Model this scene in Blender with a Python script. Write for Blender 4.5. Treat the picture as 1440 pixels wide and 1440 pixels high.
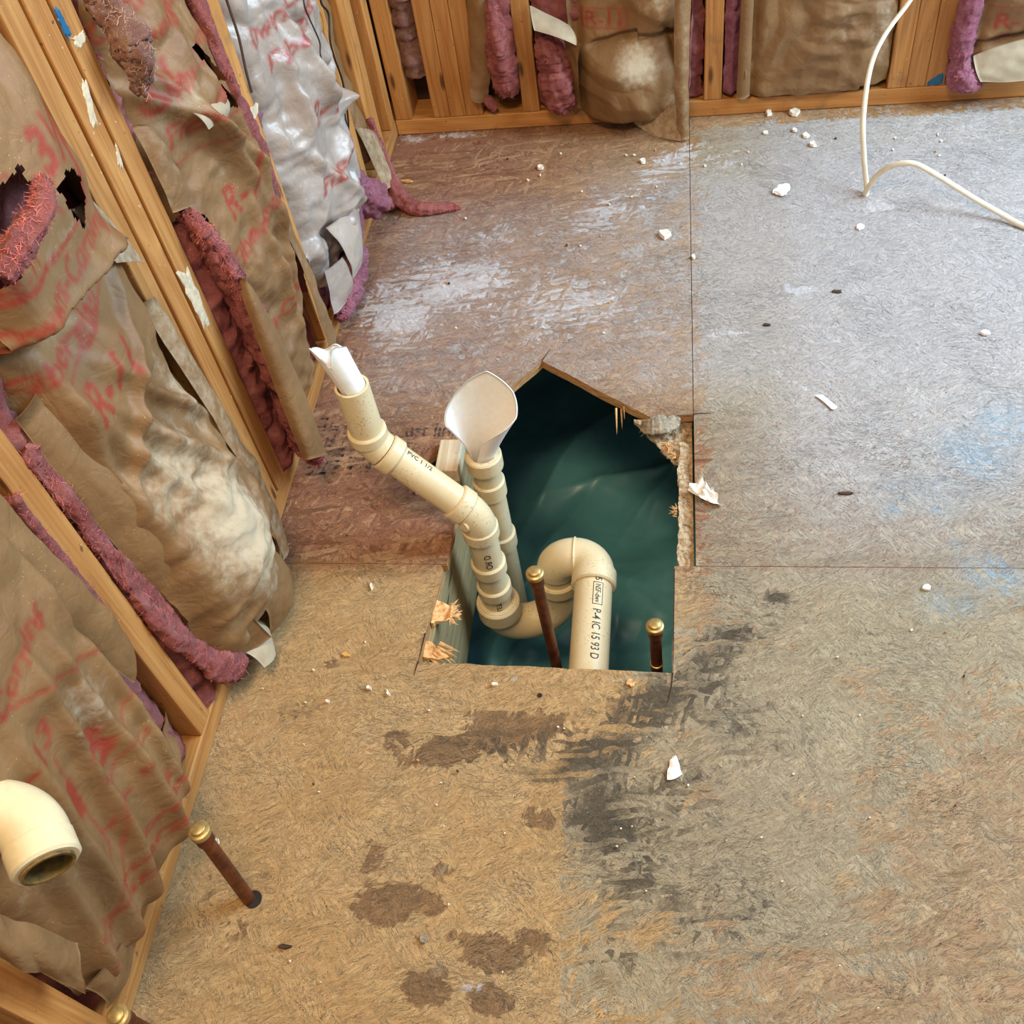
import bpy, bmesh, math, random
import numpy as np
from mathutils import Vector, Matrix, geometry

# ------------------------------------------------------------------ clean, camera, world, lights
for o in list(bpy.data.objects):
    bpy.data.objects.remove(o)
scene = bpy.context.scene
COL = scene.collection
# rows: camera right, down, forward in world axes (from the vanishing points of the photograph)
R = np.array([[0.98716581, 0.09903641, -0.12528153],
              [-0.00145295, -0.77888471, -0.62716544],
              [-0.15969208, 0.61929831, -0.76874446]])
FPX = 1442.0
CAM = np.array([0.64, 0.0, 1.25])
cd = bpy.data.cameras.new('camera'); cd.sensor_width = 36; cd.lens = 36 * FPX / 1440; cd.clip_start = .01
cam = bpy.data.objects.new('camera', cd); COL.objects.link(cam)
cam.matrix_world = Matrix(((R[0][0], -R[1][0], -R[2][0], CAM[0]), (R[0][1], -R[1][1], -R[2][1], CAM[1]),
                           (R[0][2], -R[1][2], -R[2][2], CAM[2]), (0, 0, 0, 1)))
scene.camera = cam
vs = scene.view_settings
vs.view_transform = 'Standard'; vs.look = 'None'; vs.gamma = 1; vs.use_curve_mapping = False
vs.exposure = 0.42
w = bpy.data.worlds.new('world'); scene.world = w; w.use_nodes = True
w.node_tree.nodes['Background'].inputs[0].default_value = (.95, .96, 1.0, 1)
w.node_tree.nodes['Background'].inputs[1].default_value = 0.30

def area(name, loc, target, size, size_y, power, color):
    l = bpy.data.lights.new(name, 'AREA'); l.shape = 'RECTANGLE'; l.size = size; l.size_y = size_y
    l.energy = power; l.color = color
    o = bpy.data.objects.new(name, l); COL.objects.link(o); o.location = loc
    o.rotation_euler = (Vector(target) - Vector(loc)).to_track_quat('-Z', 'Y').to_euler()
    return o
area('window_daylight', (2.4, 1.75, 1.55), (.5, 1.15, 0), 1.5, 1.3, 104, (.57, .79, 1.0))
area('ceiling_lamp', (.40, .15, 2.30), (.25, .70, 0), .5, .5, 27, (1.0, .74, .44))

# ------------------------------------------------------------------ helpers
rng = np.random.default_rng(7)
random.seed(7)

def P(u, v, **k):
    """the point on an axis plane (x=, y= or z=) seen at pixel u,v of the 1440 frame"""
    d = R.T @ np.array([u - 720, v - 720, FPX]); a, val = list(k.items())[0]; i = 'xyz'.index(a)
    return CAM + d * (val - CAM[i]) / d[i]

def sm(a, b, x):
    t = np.clip((x - a) / (b - a), 0, 1); return t * t * (3 - 2 * t)

def vnoise(x, y, seed=0):
    x = np.asarray(x, float) + 1000; y = np.asarray(y, float) + 1000
    xi = np.floor(x).astype(np.int64); yi = np.floor(y).astype(np.int64)
    fx = x - xi; fy = y - yi; fx = fx * fx * (3 - 2 * fx); fy = fy * fy * (3 - 2 * fy)
    def h(a, b):
        n = (a * 374761393 + b * 668265263 + seed * 362437) & 0x7fffffff
        n = ((n ^ (n >> 13)) * 1274126177) & 0x7fffffff
        return ((n ^ (n >> 16)) & 0xffff) / 65535.0
    return (h(xi, yi) * (1 - fx) + h(xi + 1, yi) * fx) * (1 - fy) + (h(xi, yi + 1) * (1 - fx) + h(xi + 1, yi + 1) * fx) * fy

def fbm(x, y, seed=0, o=4):
    s = 0; a = .5
    for i in range(o):
        s = s + a * vnoise(x * 2 ** i, y * 2 ** i, seed + i * 17); a *= .5
    return s - .47

def crumple(U, V, amp, lam, seed):
    """sharp paper creases: localised triangle-wave folds in many directions"""
    r = np.random.default_rng(seed); out = np.zeros_like(U)
    wx = fbm(U / (lam * 2.2), V / (lam * 2.2), seed + 5, 3); wy = fbm(U / (lam * 2.2), V / (lam * 2.2), seed + 55, 3)
    for k in range(9):
        th = r.uniform(0, math.pi); l = lam * r.uniform(.45, 1.8)
        t = (U * math.cos(th) + V * math.sin(th)) / l + (wx if k % 2 else wy) * 2.2 + r.uniform()
        tri = np.abs((t % 1) - .5) * 2
        m = sm(.42, .72, vnoise(U / (lam * 1.7) + k * 9.1, V / (lam * 1.7) - k * 3.3, seed + k))
        out += (tri - .5) * m * l / lam * amp * .55
    return out + fbm(U / lam, V / lam, seed + 91, 3) * amp * .8

LOC = {}
def reg(o, loc): LOC[o] = np.array(loc, float)

def thing(name, label, cat, loc=(0, 0, 0), group=None, kind=None):
    o = bpy.data.objects.new(name, None); COL.objects.link(o); o.empty_display_size = .05
    o.location = [float(c) for c in loc]; reg(o, loc)
    if label: o['label'] = label
    if cat: o['category'] = cat
    if group: o['group'] = group
    if kind: o['kind'] = kind
    return o

def mk(name, verts, faces, mat, parent=None, smooth=True, loc=None, label=None, cat=None, group=None, kind=None, attrs=None, mats=None, midx=None):
    verts = np.asarray(verts, float).reshape(-1, 3)
    me = bpy.data.meshes.new(name)
    if parent is not None:
        base = LOC[parent]
    elif loc is not None:
        base = np.array(loc, float)
    else:
        base = np.array([(verts[:, 0].min() + verts[:, 0].max()) / 2, (verts[:, 1].min() + verts[:, 1].max()) / 2, verts[:, 2].min()])
    own = base * 0
    if parent is not None:
        own = np.array([(verts[:, 0].min() + verts[:, 0].max()) / 2, (verts[:, 1].min() + verts[:, 1].max()) / 2, verts[:, 2].min()]) - base
    v = verts - base - own
    if isinstance(faces, np.ndarray):
        n, k = faces.shape
        me.vertices.add(len(v)); me.vertices.foreach_set('co', v.ravel().astype(np.float32))
        me.loops.add(n * k); me.loops.foreach_set('vertex_index', faces.ravel().astype(np.int32))
        me.polygons.add(n); me.polygons.foreach_set('loop_start', (np.arange(n) * k).astype(np.int32))
        me.update(calc_edges=True)
    else:
        me.from_pydata([tuple(q) for q in v], [], [tuple(int(i) for i in f) for f in faces])
    me.validate()
    for m in (mats or [mat]): me.materials.append(m)
    if midx is not None and len(midx) == len(me.polygons): me.polygons.foreach_set('material_index', np.asarray(midx, np.int32))
    me.polygons.foreach_set('use_smooth', np.full(len(me.polygons), smooth))
    for an, av in (attrs or {}).items():
        av = np.asarray(av, np.float32)
        if av.ndim == 2:
            a = me.attributes.new(an, 'FLOAT_COLOR', 'POINT'); a.data.foreach_set('color', av.ravel())
        else:
            a = me.attributes.new(an, 'FLOAT', 'POINT'); a.data.foreach_set('value', av.ravel())
    o = bpy.data.objects.new(name, me); COL.objects.link(o)
    if parent is not None:
        o.parent = parent; o.location = own; reg(o, base + own)
    else:
        o.location = base; reg(o, base)
    if label: o['label'] = label
    if cat: o['category'] = cat
    if group: o['group'] = group
    if kind: o['kind'] = kind
    return o

def gridfaces(nu, nv, closeu=False, closev=False, off=0):
    I, J = np.meshgrid(np.arange(nu if closeu else nu - 1), np.arange(nv if closev else nv - 1), indexing='ij')
    a = I * nv + J; b = ((I + 1) % nu) * nv + J; c = ((I + 1) % nu) * nv + (J + 1) % nv; d = I * nv + (J + 1) % nv
    return np.stack([a, b, c, d], -1).reshape(-1, 4) + off

def gnormals(G):
    du = np.gradient(G, axis=0); dv = np.gradient(G, axis=1); n = np.cross(du, dv)
    return n / (np.linalg.norm(n, axis=2, keepdims=True) + 1e-12)

def bern(n, t):
    return np.stack([math.comb(n, i) * t ** i * (1 - t) ** (n - i) for i in range(n + 1)], -1)

def bez(ctrl, nu, nv):
    c = np.array(ctrl, float)
    return np.einsum('ia,jb,abc->ijc', bern(c.shape[0] - 1, np.linspace(0, 1, nu)), bern(c.shape[1] - 1, np.linspace(0, 1, nv)), c)

def spline(pts, n):
    """Catmull-Rom through the points"""
    p = np.array(pts, float); q = np.vstack([2 * p[0] - p[1], p, 2 * p[-1] - p[-2]])
    t = np.linspace(0, len(p) - 1 - 1e-9, n); i = t.astype(int); f = (t - i)[:, None]
    a, b, c, d = q[i], q[i + 1], q[i + 2], q[i + 3]
    return .5 * (2 * b + (c - a) * f + (2 * a - 5 * b + 4 * c - d) * f ** 2 + (3 * b - a - 3 * c + d) * f ** 3)

def frames(path):
    t = np.gradient(path, axis=0); t /= np.linalg.norm(t, axis=1, keepdims=True) + 1e-12
    n = np.cross(t[0], [0, 0, 1.0])
    if np.linalg.norm(n) < .1: n = np.cross(t[0], [1.0, 0, 0])
    N = []
    for k in range(len(t)):
        n = n - t[k] * (n @ t[k]); n = n / np.linalg.norm(n); N.append(n.copy())
    N = np.array(N); return t, N, np.cross(t, N)

def tube_grid(path, rad, ns=24, sx=1.0, sy=1.0):
    t, n, b = frames(path); a = np.linspace(0, 2 * math.pi, ns, endpoint=False)
    rad = np.broadcast_to(np.asarray(rad, float), (len(path),))
    return path[:, None, :] + rad[:, None, None] * (np.cos(a)[None, :, None] * n[:, None, :] * sx + np.sin(a)[None, :, None] * b[:, None, :] * sy)

def tube(name, path, rad, mat, parent=None, ns=24, inner=None, sx=1., sy=1., **k):
    path = np.array(path, float); G = tube_grid(path, rad, ns, sx, sy)
    V = G.reshape(-1, 3); n = len(path); F = [tuple(f) for f in gridfaces(n, ns, closev=True)]
    if inner is None:
        F += [tuple(range(ns))[::-1], tuple((n - 1) * ns + i for i in range(ns))]
    else:
        G2 = tube_grid(path, inner, ns, sx, sy); o = n * ns; V = np.vstack([V, G2.reshape(-1, 3)])
        F += [tuple(f[::-1]) for f in gridfaces(n, ns, closev=True, off=o)]
        for i in range(ns):
            j = (i + 1) % ns
            F.append((i, j, o + j, o + i)); F.append(((n - 1) * ns + j, (n - 1) * ns + i, o + (n - 1) * ns + i, o + (n - 1) * ns + j))
    ob = mk(name, V, F, mat, parent, **k)
    ob.data.set_sharp_from_angle(angle=math.radians(42))
    return ob

def lathe(name, p0, axis, prof, mat, parent=None, ns=32, close=True, **k):
    """profile [(t along axis, radius)...] revolved; open profile when close is False"""
    ax = np.array(axis, float); ax /= np.linalg.norm(ax); p0 = np.array(p0, float)
    n = np.cross(ax, [0, 0, 1.0]); n = np.cross(ax, [1.0, 0, 0]) if np.linalg.norm(n) < .1 else n
    n /= np.linalg.norm(n); b = np.cross(ax, n); a = np.linspace(0, 2 * math.pi, ns, endpoint=False)
    V = []
    for t, r in prof:
        V.append(p0 + ax * t + r * (np.cos(a)[:, None] * n + np.sin(a)[:, None] * b))
    F = [tuple(f) for f in gridfaces(len(prof), ns, closeu=close, closev=True)]
    ob = mk(name, np.vstack(V), F, mat, parent, **k)
    ob.data.set_sharp_from_angle(angle=math.radians(42))
    return ob

def hub(name, p, axis, L, r_out, r_in, mat, parent, **k):
    """socket collar with rounded lips, hollow"""
    c = .0025
    return lathe(name, p, axis, [(0, r_in), (0, r_out - c), (c, r_out), (L - c, r_out), (L, r_out - c), (L, r_in)], mat, parent, **k)

def boxv(x0, x1, y0, y1, z0, z1, bev=0.0):
    b = bev
    if not b:
        v = [(x, y, z) for x in (x0, x1) for y in (y0, y1) for z in (z0, z1)]
        return v, [(0, 1, 3, 2), (4, 6, 7, 5), (0, 4, 5, 1), (2, 3, 7, 6), (0, 2, 6, 4), (1, 5, 7, 3)]
    bm = bmesh.new(); vv = [bm.verts.new(p) for p in [(x, y, z) for x in (x0, x1) for y in (y0, y1) for z in (z0, z1)]]
    for f in [(0, 1, 3, 2), (4, 6, 7, 5), (0, 4, 5, 1), (2, 3, 7, 6), (0, 2, 6, 4), (1, 5, 7, 3)]: bm.faces.new([vv[i] for i in f])
    bmesh.ops.bevel(bm, geom=list(bm.edges), offset=b, segments=2, profile=.5, affect='EDGES')
    bm.verts.index_update(); V = [tuple(q.co) for q in bm.verts]; F = [tuple(q.index for q in f.verts) for f in bm.faces]; bm.free()
    return V, F

# ------------------------------------------------------------------ materials
class NT:
    def __init__(s, name):
        s.m = bpy.data.materials.new(name); s.m.use_nodes = True; s.t = s.m.node_tree; s.b = s.t.nodes['Principled BSDF']
    def n(s, typ, **k):
        x = s.t.nodes.new(typ)
        for a, b in k.items(): setattr(x, a, b)
        return x
    def put(s, sock, v):
        if isinstance(v, bpy.types.NodeSocket): s.t.links.new(v, sock)
        elif v is not None:
            if hasattr(sock.default_value, '__len__') and len(sock.default_value) == 4 and len(v) == 3: v = (*v, 1)
            sock.default_value = v
    def math(s, op, a, b=None, c=None, clamp=False):
        x = s.n('ShaderNodeMath', operation=op, use_clamp=clamp); s.put(x.inputs[0], a)
        if b is not None: s.put(x.inputs[1], b)
        if c is not None: s.put(x.inputs[2], c)
        return x.outputs[0]
    def mix(s, f, a, b, bt='MIX'):
        x = s.n('ShaderNodeMix', data_type='RGBA', blend_type=bt); s.put(x.inputs[0], f); s.put(x.inputs[6], a); s.put(x.inputs[7], b)
        return x.outputs[2]
    def coord(s, which='Object'):
        return s.n('ShaderNodeTexCoord').outputs[which]
    def mapping(s, v, scale=(1, 1, 1), rot=(0, 0, 0), loc=(0, 0, 0)):
        x = s.n('ShaderNodeMapping'); s.put(x.inputs[0], v); s.put(x.inputs[1], loc); s.put(x.inputs[2], rot); s.put(x.inputs[3], scale); return x.outputs[0]
    def noise(s, v, scale, detail=4, rough=.55, dist=0, out=0):
        x = s.n('ShaderNodeTexNoise'); s.put(x.inputs['Vector'], v); s.put(x.inputs['Scale'], scale); s.put(x.inputs['Detail'], detail)
        s.put(x.inputs['Roughness'], rough); s.put(x.inputs['Distortion'], dist); return x.outputs[out]
    def vor(s, v, scale, feature='F1', out='Color', dim='3D', rnd=1):
        x = s.n('ShaderNodeTexVoronoi', feature=feature, voronoi_dimensions=dim); s.put(x.inputs['Vector'], v); s.put(x.inputs['Scale'], scale)
        s.put(x.inputs['Randomness'], rnd); return x.outputs[out]
    def ramp(s, f, stops, interp='LINEAR'):
        x = s.n('ShaderNodeValToRGB'); s.put(x.inputs[0], f); e = x.color_ramp; e.interpolation = interp
        while len(e.elements) < len(stops): e.elements.new(.5)
        for q, (p, c) in zip(e.elements, stops):
            q.position = p; q.color = (*c, 1) if len(c) == 3 else c
        return x.outputs[0]
    def step(s, f, a, b):
        x = s.n('ShaderNodeMapRange', interpolation_type='SMOOTHSTEP'); s.put(x.inputs[0], f); s.put(x.inputs[1], a); s.put(x.inputs[2], b); return x.outputs[0]
    def attr(s, name, out='Fac'):
        return s.n('ShaderNodeAttribute', attribute_name=name).outputs[out]
    def sep(s, v):
        x = s.n('ShaderNodeSeparateColor'); s.put(x.inputs[0], v); return x.outputs
    def bump(s, h, strength=.5, dist=.002, nrm=None):
        x = s.n('ShaderNodeBump'); s.put(x.inputs['Height'], h); s.put(x.inputs['Strength'], strength); s.put(x.inputs['Distance'], dist)
        if nrm is not None: s.put(x.inputs['Normal'], nrm)
        return x.outputs[0]
    def done(s, col, rough=.6, nrm=None, metal=0, spec=None, **k):
        s.put(s.b.inputs['Base Color'], col); s.put(s.b.inputs['Roughness'], rough); s.put(s.b.inputs['Metallic'], metal)
        if nrm is not None: s.put(s.b.inputs['Normal'], nrm)
        if spec is not None: s.put(s.b.inputs['Specular IOR Level'], spec)
        for a, b in k.items(): s.put(s.b.inputs[a.replace('_', ' ')], b)
        return s.m

def lin(r, g, b):
    f = lambda c: ((c / 255 + .055) / 1.055) ** 2.4 if c > 10 else c / 255 / 12.92
    return (f(r), f(g), f(b))

def m_wood(name, c0, c1, dirt=.35):
    t = NT(name); ob = t.coord(); ri = t.n('ShaderNodeObjectInfo').outputs['Random']
    cx = t.n('ShaderNodeCombineXYZ'); t.put(cx.inputs[0], t.math('MULTIPLY', ri, 7.3)); t.put(cx.inputs[1], t.math('MULTIPLY', ri, 3.1)); t.put(cx.inputs[2], t.math('MULTIPLY', ri, 19.0))
    va = t.n('ShaderNodeVectorMath', operation='ADD'); t.put(va.inputs[0], ob); t.put(va.inputs[1], cx.outputs[0]); v = va.outputs[0]
    wav = t.noise(t.mapping(v, (9, 9, .9)), 1.0, 3, .5, .6)
    rings = t.math('ABSOLUTE', t.math('SUBTRACT', t.math('FRACT', t.math('MULTIPLY', wav, 11)), .5))
    fine = t.noise(t.mapping(v, (260, 260, 5)), 1, 3, .6)
    g = t.math('ADD', t.math('MULTIPLY', rings, .55), t.math('MULTIPLY', fine, .72))
    col = t.ramp(g, [(.2, c0), (.85, c1)])
    kn = t.vor(t.mapping(v, (22, 22, 5.5)), 1, out='Distance')
    col = t.mix(t.step(kn, .16, .05), col, tuple(c * .35 for c in c0))
    d = t.noise(v, 14, 5, .65, .3)
    col = t.mix(t.math('MULTIPLY', t.step(d, .56, .74), dirt), col, lin(112, 88, 62))
    sp = t.noise(v, 90, 2, .6)
    col = t.mix(t.math('MULTIPLY', t.step(sp, .70, .76), .7), col, lin(60, 42, 26))
    col = t.mix(t.math('MULTIPLY', t.step(t.noise(v, 130, 2), .72, .77), .6), col, lin(225, 205, 170))
    tone = t.math('ADD', .88, t.math('MULTIPLY', ri, .24))
    hs = t.n('ShaderNodeHueSaturation'); t.put(hs.inputs['Value'], tone); t.put(hs.inputs['Color'], col)
    return t.done(hs.outputs[0], t.math('ADD', .48, t.math('MULTIPLY', fine, .25)), t.bump(t.math('ADD', fine, t.math('MULTIPLY', rings, .4)), .35, .0012))

M = {}
M['stud'] = m_wood('pine_framing', lin(160, 98, 38), lin(206, 150, 84), .5)
M['joist'] = m_wood('treated_joist', lin(112, 96, 62), lin(158, 142, 104), .5)
M['pale_wood'] = m_wood('pale_wood', lin(190, 168, 132), lin(228, 212, 184), .4)

def m_osb():
    t = NT('osb_floor'); g = t.n('ShaderNodeNewGeometry').outputs['Position']
    warp = t.noise(g, 9, 4, .6, out=1)
    wv = t.n('ShaderNodeVectorMath', operation='MULTIPLY_ADD'); t.put(wv.inputs[0], warp); t.put(wv.inputs[1], (.035, .035, 0)); t.put(wv.inputs[2], g); pos = wv.outputs[0]
    base = hgt = grain = edge = None
    stops = [(.05, lin(104, 64, 38)), (.25, lin(150, 100, 62)), (.45, lin(176, 126, 84)), (.6, lin(164, 110, 82)), (.78, lin(196, 152, 106)), (1, lin(218, 184, 142))]
    layers = [(.2, 16, 90, .0), (1.25, 14, 105, .45), (2.3, 18, 120, .5), (-.45, 15, 100, .52), (.75, 22, 140, .58), (2.75, 15, 115, .6), (1.8, 26, 160, .64), (-.1, 20, 130, .66)]
    def fmix(k, a, b):
        x = t.n('ShaderNodeMix', data_type='FLOAT'); t.put(x.inputs[0], k); t.put(x.inputs[2], a); t.put(x.inputs[3], b); return x.outputs[0]
    for i, (a, sx, sy, th) in enumerate(layers):
        mp = t.mapping(pos, (1, 1, 0), (0, 0, a)); mp = t.mapping(mp, (sx, sy, 1), loc=(i * 3.7, i * 1.9, 0))
        x = t.n('ShaderNodeTexVoronoi', feature='F1', voronoi_dimensions='2D'); t.put(x.inputs['Vector'], mp); t.put(x.inputs['Scale'], 1.0)
        c = t.sep(x.outputs['Color']); dist = x.outputs['Distance']
        fi = t.noise(t.mapping(mp, (1.0, 4.5, 1)), 1.7, 4, .7)
        v = t.math('ADD', t.math('MULTIPLY', c[1], .62), t.math('MULTIPLY', fi, .62)); v = t.math('SUBTRACT', v, .10)
        if base is None: base, hgt, grain, edge = v, c[2], fi, dist
        else:
            k = t.math('GREATER_THAN', c[0], th)
            base = fmix(k, base, v); hgt = fmix(k, hgt, t.math('ADD', c[2], i * .05)); grain = fmix(k, grain, fi); edge = fmix(k, edge, dist)
    A = t.sep(t.attr('stain', 'Color')); B = t.sep(t.attr('stain2', 'Color'))
    n1 = t.noise(g, 16, 6, .68, .4); n2 = t.noise(g, 45, 6, .72, .6); n3 = t.noise(g, 170, 4, .7)
    n4 = t.noise(g, 5, 5, .6, .5)
    def streak(ang, sx, sy, d):
        return t.noise(t.mapping(t.mapping(pos, (1, 1, 0), (0, 0, ang)), (sx, sy, 1)), 1, 4, .7, d)
    scr = streak(.9, 30, 170, 1.2); scr2 = streak(-.5, 26, 190, 1.4); scr3 = streak(.15, 18, 120, 1.0); scr4 = streak(2.2, 22, 210, 1.0)
    def contour(nz, w): return t.step(t.math('ABSOLUTE', t.math('SUBTRACT', nz, .5)), w, w * .35)
    lines = t.math('MAXIMUM', t.math('MULTIPLY', contour(scr, .014), t.step(n1, .46, .58)), t.math('MULTIPLY', contour(scr3, .010), t.step(n4, .5, .6)))
    lines = t.math('MAXIMUM', lines, t.math('MULTIPLY', contour(scr2, .012), t.step(n1, .53, .44)))
    lines = t.math('MAXIMUM', lines, t.math('MULTIPLY', contour(scr4, .010), t.step(n2, .5, .62)))
    col = t.ramp(base, stops)
    hs = t.math('SUBTRACT', hgt, .62)
    # worn tan tone, low contrast (B.r)
    tanc = t.mix(t.math('ADD', t.math('MULTIPLY', n2, .6), t.math('MULTIPLY', grain, .4)), lin(182, 138, 78), lin(244, 208, 142))
    tanc = t.mix(t.step(n4, .42, .62), tanc, t.mix(n2, lin(200, 160, 98), lin(246, 214, 156)))
    col = t.mix(t.math('MULTIPLY', B[0], .72), col, tanc)
    # reddish strands (B.g)
    col = t.mix(t.math('MULTIPLY', t.math('MULTIPLY', B[1], t.step(n1, .30, .6)), .55), col, t.mix(base, lin(104, 54, 34), lin(190, 128, 100)))
    def spread(a, amp, lo=.35, hi=.65, nn=None, st=0.):
        q = t.math('ADD', a, t.math('MULTIPLY', t.math('SUBTRACT', nn or n1, .5), amp))
        if st: q = t.math('SUBTRACT', q, t.math('MULTIPLY', hs, st))
        return t.step(q, lo, hi)
    # brown damp marks (A.b)
    mb = spread(A[2], 1.1, .40, .52, st=.25)
    col = t.mix(t.math('MULTIPLY', mb, .72), col, t.mix(base, lin(84, 56, 30), lin(148, 106, 66)))
    # grey thin-set film (A.r); worn through where strands stand proud
    film = spread(A[0], 1.5, .32, .60, st=.55)
    worn = t.step(t.math('ADD', t.math('MULTIPLY', n2, .6), t.math('MULTIPLY', t.math('MINIMUM', scr, scr4), .6)), .66, .50)
    film = t.math('MULTIPLY', film, t.math('ADD', t.math('ADD', .52, t.math('MULTIPLY', B[2], .22)), t.math('MULTIPLY', worn, .30)))
    fcol = t.mix(t.math('ADD', t.math('MULTIPLY', n1, .6), t.math('MULTIPLY', n2, .4)), lin(128, 116, 88), lin(206, 198, 170))
    lcol = t.mix(t.math('ADD', t.math('MULTIPLY', n2, .6), t.math('MULTIPLY', scr3, .4)), lin(168, 160, 152), lin(234, 232, 228))
    fcol = t.mix(B[2], fcol, lcol)
    col = t.mix(t.math('MULTIPLY', film, .88), col, fcol)
    # thin pale dust haze
    hz = t.math('MULTIPLY', t.attr('haze'), t.math('ADD', .42, t.math('MULTIPLY', t.step(t.math('ADD', t.math('MULTIPLY', n1, .5), t.math('MULTIPLY', n2, .5)), .36, .62), .5)))
    col = t.mix(hz, col, t.mix(B[2], t.mix(n2, lin(158, 140, 106), lin(212, 198, 164)), t.mix(n2, lin(172, 156, 150), lin(224, 218, 216))))
    # thin dark strand outlines
    col = t.mix(t.math('MULTIPLY', lines, .8), col, lin(84, 62, 44))
    col = t.mix(t.math('MULTIPLY', t.step(t.math('ADD', scr2, t.math('MULTIPLY', n3, .35)), .80, .92), .55), col, lin(226, 206, 172))
    # black soil, with painted shade beside the left plate and bulging batt (A.g)
    md = spread(A[1], 1.5, .34, .9, t.math('ADD', t.math('MULTIPLY', n1, .5), t.math('MULTIPLY', n2, .5)), .45)
    col = t.mix(t.math('MULTIPLY', md, .88), col, t.mix(n2, lin(40, 32, 22), lin(104, 88, 64)))
    # white gypsum dust
    wa = t.attr('dust')
    mw = t.math('MULTIPLY', spread(wa, 1.7, .50, 1.0, t.math('ADD', t.math('MULTIPLY', n2, .6), t.math('ADD', t.math('MULTIPLY', n1, .25), t.math('MULTIPLY', t.math('SUBTRACT', 1, scr2), .15))), .5), .85)
    col = t.mix(mw, col, lin(234, 228, 226))
    # pale specks
    sp = t.vor(g, 190, out='Distance'); col = t.mix(t.math('MULTIPLY', t.step(sp, .14, .07), t.step(n2, .52, .62)), col, lin(236, 224, 200))
    # blue paint scuffs
    bl = t.math('MULTIPLY', t.attr('blue'), t.step(t.math('ADD', scr, t.math('MULTIPLY', n2, .6)), .66, .95))
    col = t.mix(t.math('MULTIPLY', bl, .75), col, lin(150, 186, 206))
    h = t.math('MULTIPLY', hgt, t.math('SUBTRACT', 1, t.math('MULTIPLY', film, .35)))
    h = t.math('ADD', h, t.math('MULTIPLY', grain, 1.1)); h = t.math('SUBTRACT', h, t.math('MULTIPLY', edge, .5))
    h = t.math('ADD', h, t.math('MULTIPLY', n2, .9)); h = t.math('SUBTRACT', h, t.math('MULTIPLY', lines, 1.0))
    h = t.math('ADD', h, t.math('MULTIPLY', n3, .5)); h = t.math('ADD', h, t.math('MULTIPLY', mw, .5))
    return t.done(col, t.math('ADD', .42, t.math('MULTIPLY', n2, .3)), t.bump(h, .85, .003), spec=.5)
M['osb'] = m_osb()

def m_osb_edge():
    t = NT('osb_cut_edge'); g = t.n('ShaderNodeNewGeometry').outputs['Position']
    n = t.noise(t.mapping(g, (40, 40, 420)), 1, 4, .7, .5)
    return t.done(t.ramp(n, [(.3, lin(120, 78, 42)), (.5, lin(186, 136, 84)), (.7, lin(220, 180, 124))]), .85, t.bump(n, .9, .003))
M['osb_edge'] = m_osb_edge()

def m_crumb():
    t = NT('crumbled_board'); g = t.n('ShaderNodeNewGeometry').outputs['Position']; n = t.noise(g, 130, 5, .7, .6)
    return t.done(t.ramp(n, [(.3, lin(96, 70, 46)), (.45, lin(176, 146, 108)), (.7, lin(222, 200, 166))]), .9, t.bump(n, 1, .004))
M['crumb'] = m_crumb()
def m_splinter():
    t = NT('torn_wood_fibre'); v = t.coord(); n = t.noise(v, 120, 4, .7)
    return t.done(t.ramp(n, [(.3, lin(178, 120, 66)), (.55, lin(224, 176, 116)), (.75, lin(240, 206, 156))]), .85, t.bump(n, .6, .002))
M['splinter'] = m_splinter()

def m_kraft(name, gloss=.0, tone=1.0, ca=(98, 63, 31), cb=(160, 123, 78)):
    t = NT(name); g = t.n('ShaderNodeNewGeometry').outputs['Position']
    n1 = t.noise(g, 9, 5, .6, .3); n2 = t.noise(g, 70, 4, .6); n3 = t.noise(g, 420, 2, .5)
    c = t.mix(n1, tuple(x * tone for x in lin(*ca)), tuple(x * tone for x in lin(*cb)))
    c = t.mix(t.math('MULTIPLY', t.step(n2, .5, .75), .25), c, lin(104, 72, 42))
    ink = t.math('MULTIPLY', t.attr('ink'), t.step(t.math('ADD', t.math('MULTIPLY', n2, .6), t.math('MULTIPLY', n1, .5)), .36, .50))
    c = t.mix(t.math('MULTIPLY', ink, .86), c, lin(150, 44, 28))
    d = t.step(t.math('ADD', t.attr('dust'), t.math('MULTIPLY', t.math('SUBTRACT', n2, .5), .9)), .25, .95)
    c = t.mix(t.math('MULTIPLY', d, .75), c, lin(206, 190, 160))
    sp = t.vor(g, 170, out='Distance'); c = t.mix(t.math('MULTIPLY', t.math('MULTIPLY', t.step(sp, .12, .06), .6), t.step(n1, .5, .62)), c, lin(236, 220, 190))
    r = t.math('ADD', .50 - gloss, t.math('MULTIPLY', n2, .2)); r = t.math('ADD', r, t.math('MULTIPLY', d, .25))
    def crease(sc, d): return t.math('ABSOLUTE', t.math('SUBTRACT', t.noise(g, sc, 3, .5, d), .5))
    cr = t.math('MINIMUM', t.math('MULTIPLY', crease(13, .8), 5), .5); cr = t.math('ADD', cr, t.math('MULTIPLY', t.math('MINIMUM', t.math('MULTIPLY', crease(34, .6), 5), .5), .5))
    h = t.math('ADD', t.math('MULTIPLY', n2, .25), t.math('ADD', t.math('MULTIPLY', n3, .08), cr))
    return t.done(c, r, t.bump(h, .30, .0035), spec=.5 + gloss)
M['kraft'] = m_kraft('kraft_paper')
M['kraft_sheen'] = m_kraft('glossy_kraft_painted_sheen', .20, 1.0, (116, 88, 62), (204, 194, 184))  # pale end paints the daylight highlights into the paper colour
def m_kraft_back():
    t = NT('grey_paper_back'); n = t.noise(t.coord(), 40, 4)
    return t.done(t.mix(n, lin(150, 132, 104), lin(196, 180, 150)), .7, t.bump(n, .2, .001))
M['paper_back'] = m_kraft_back()

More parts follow.
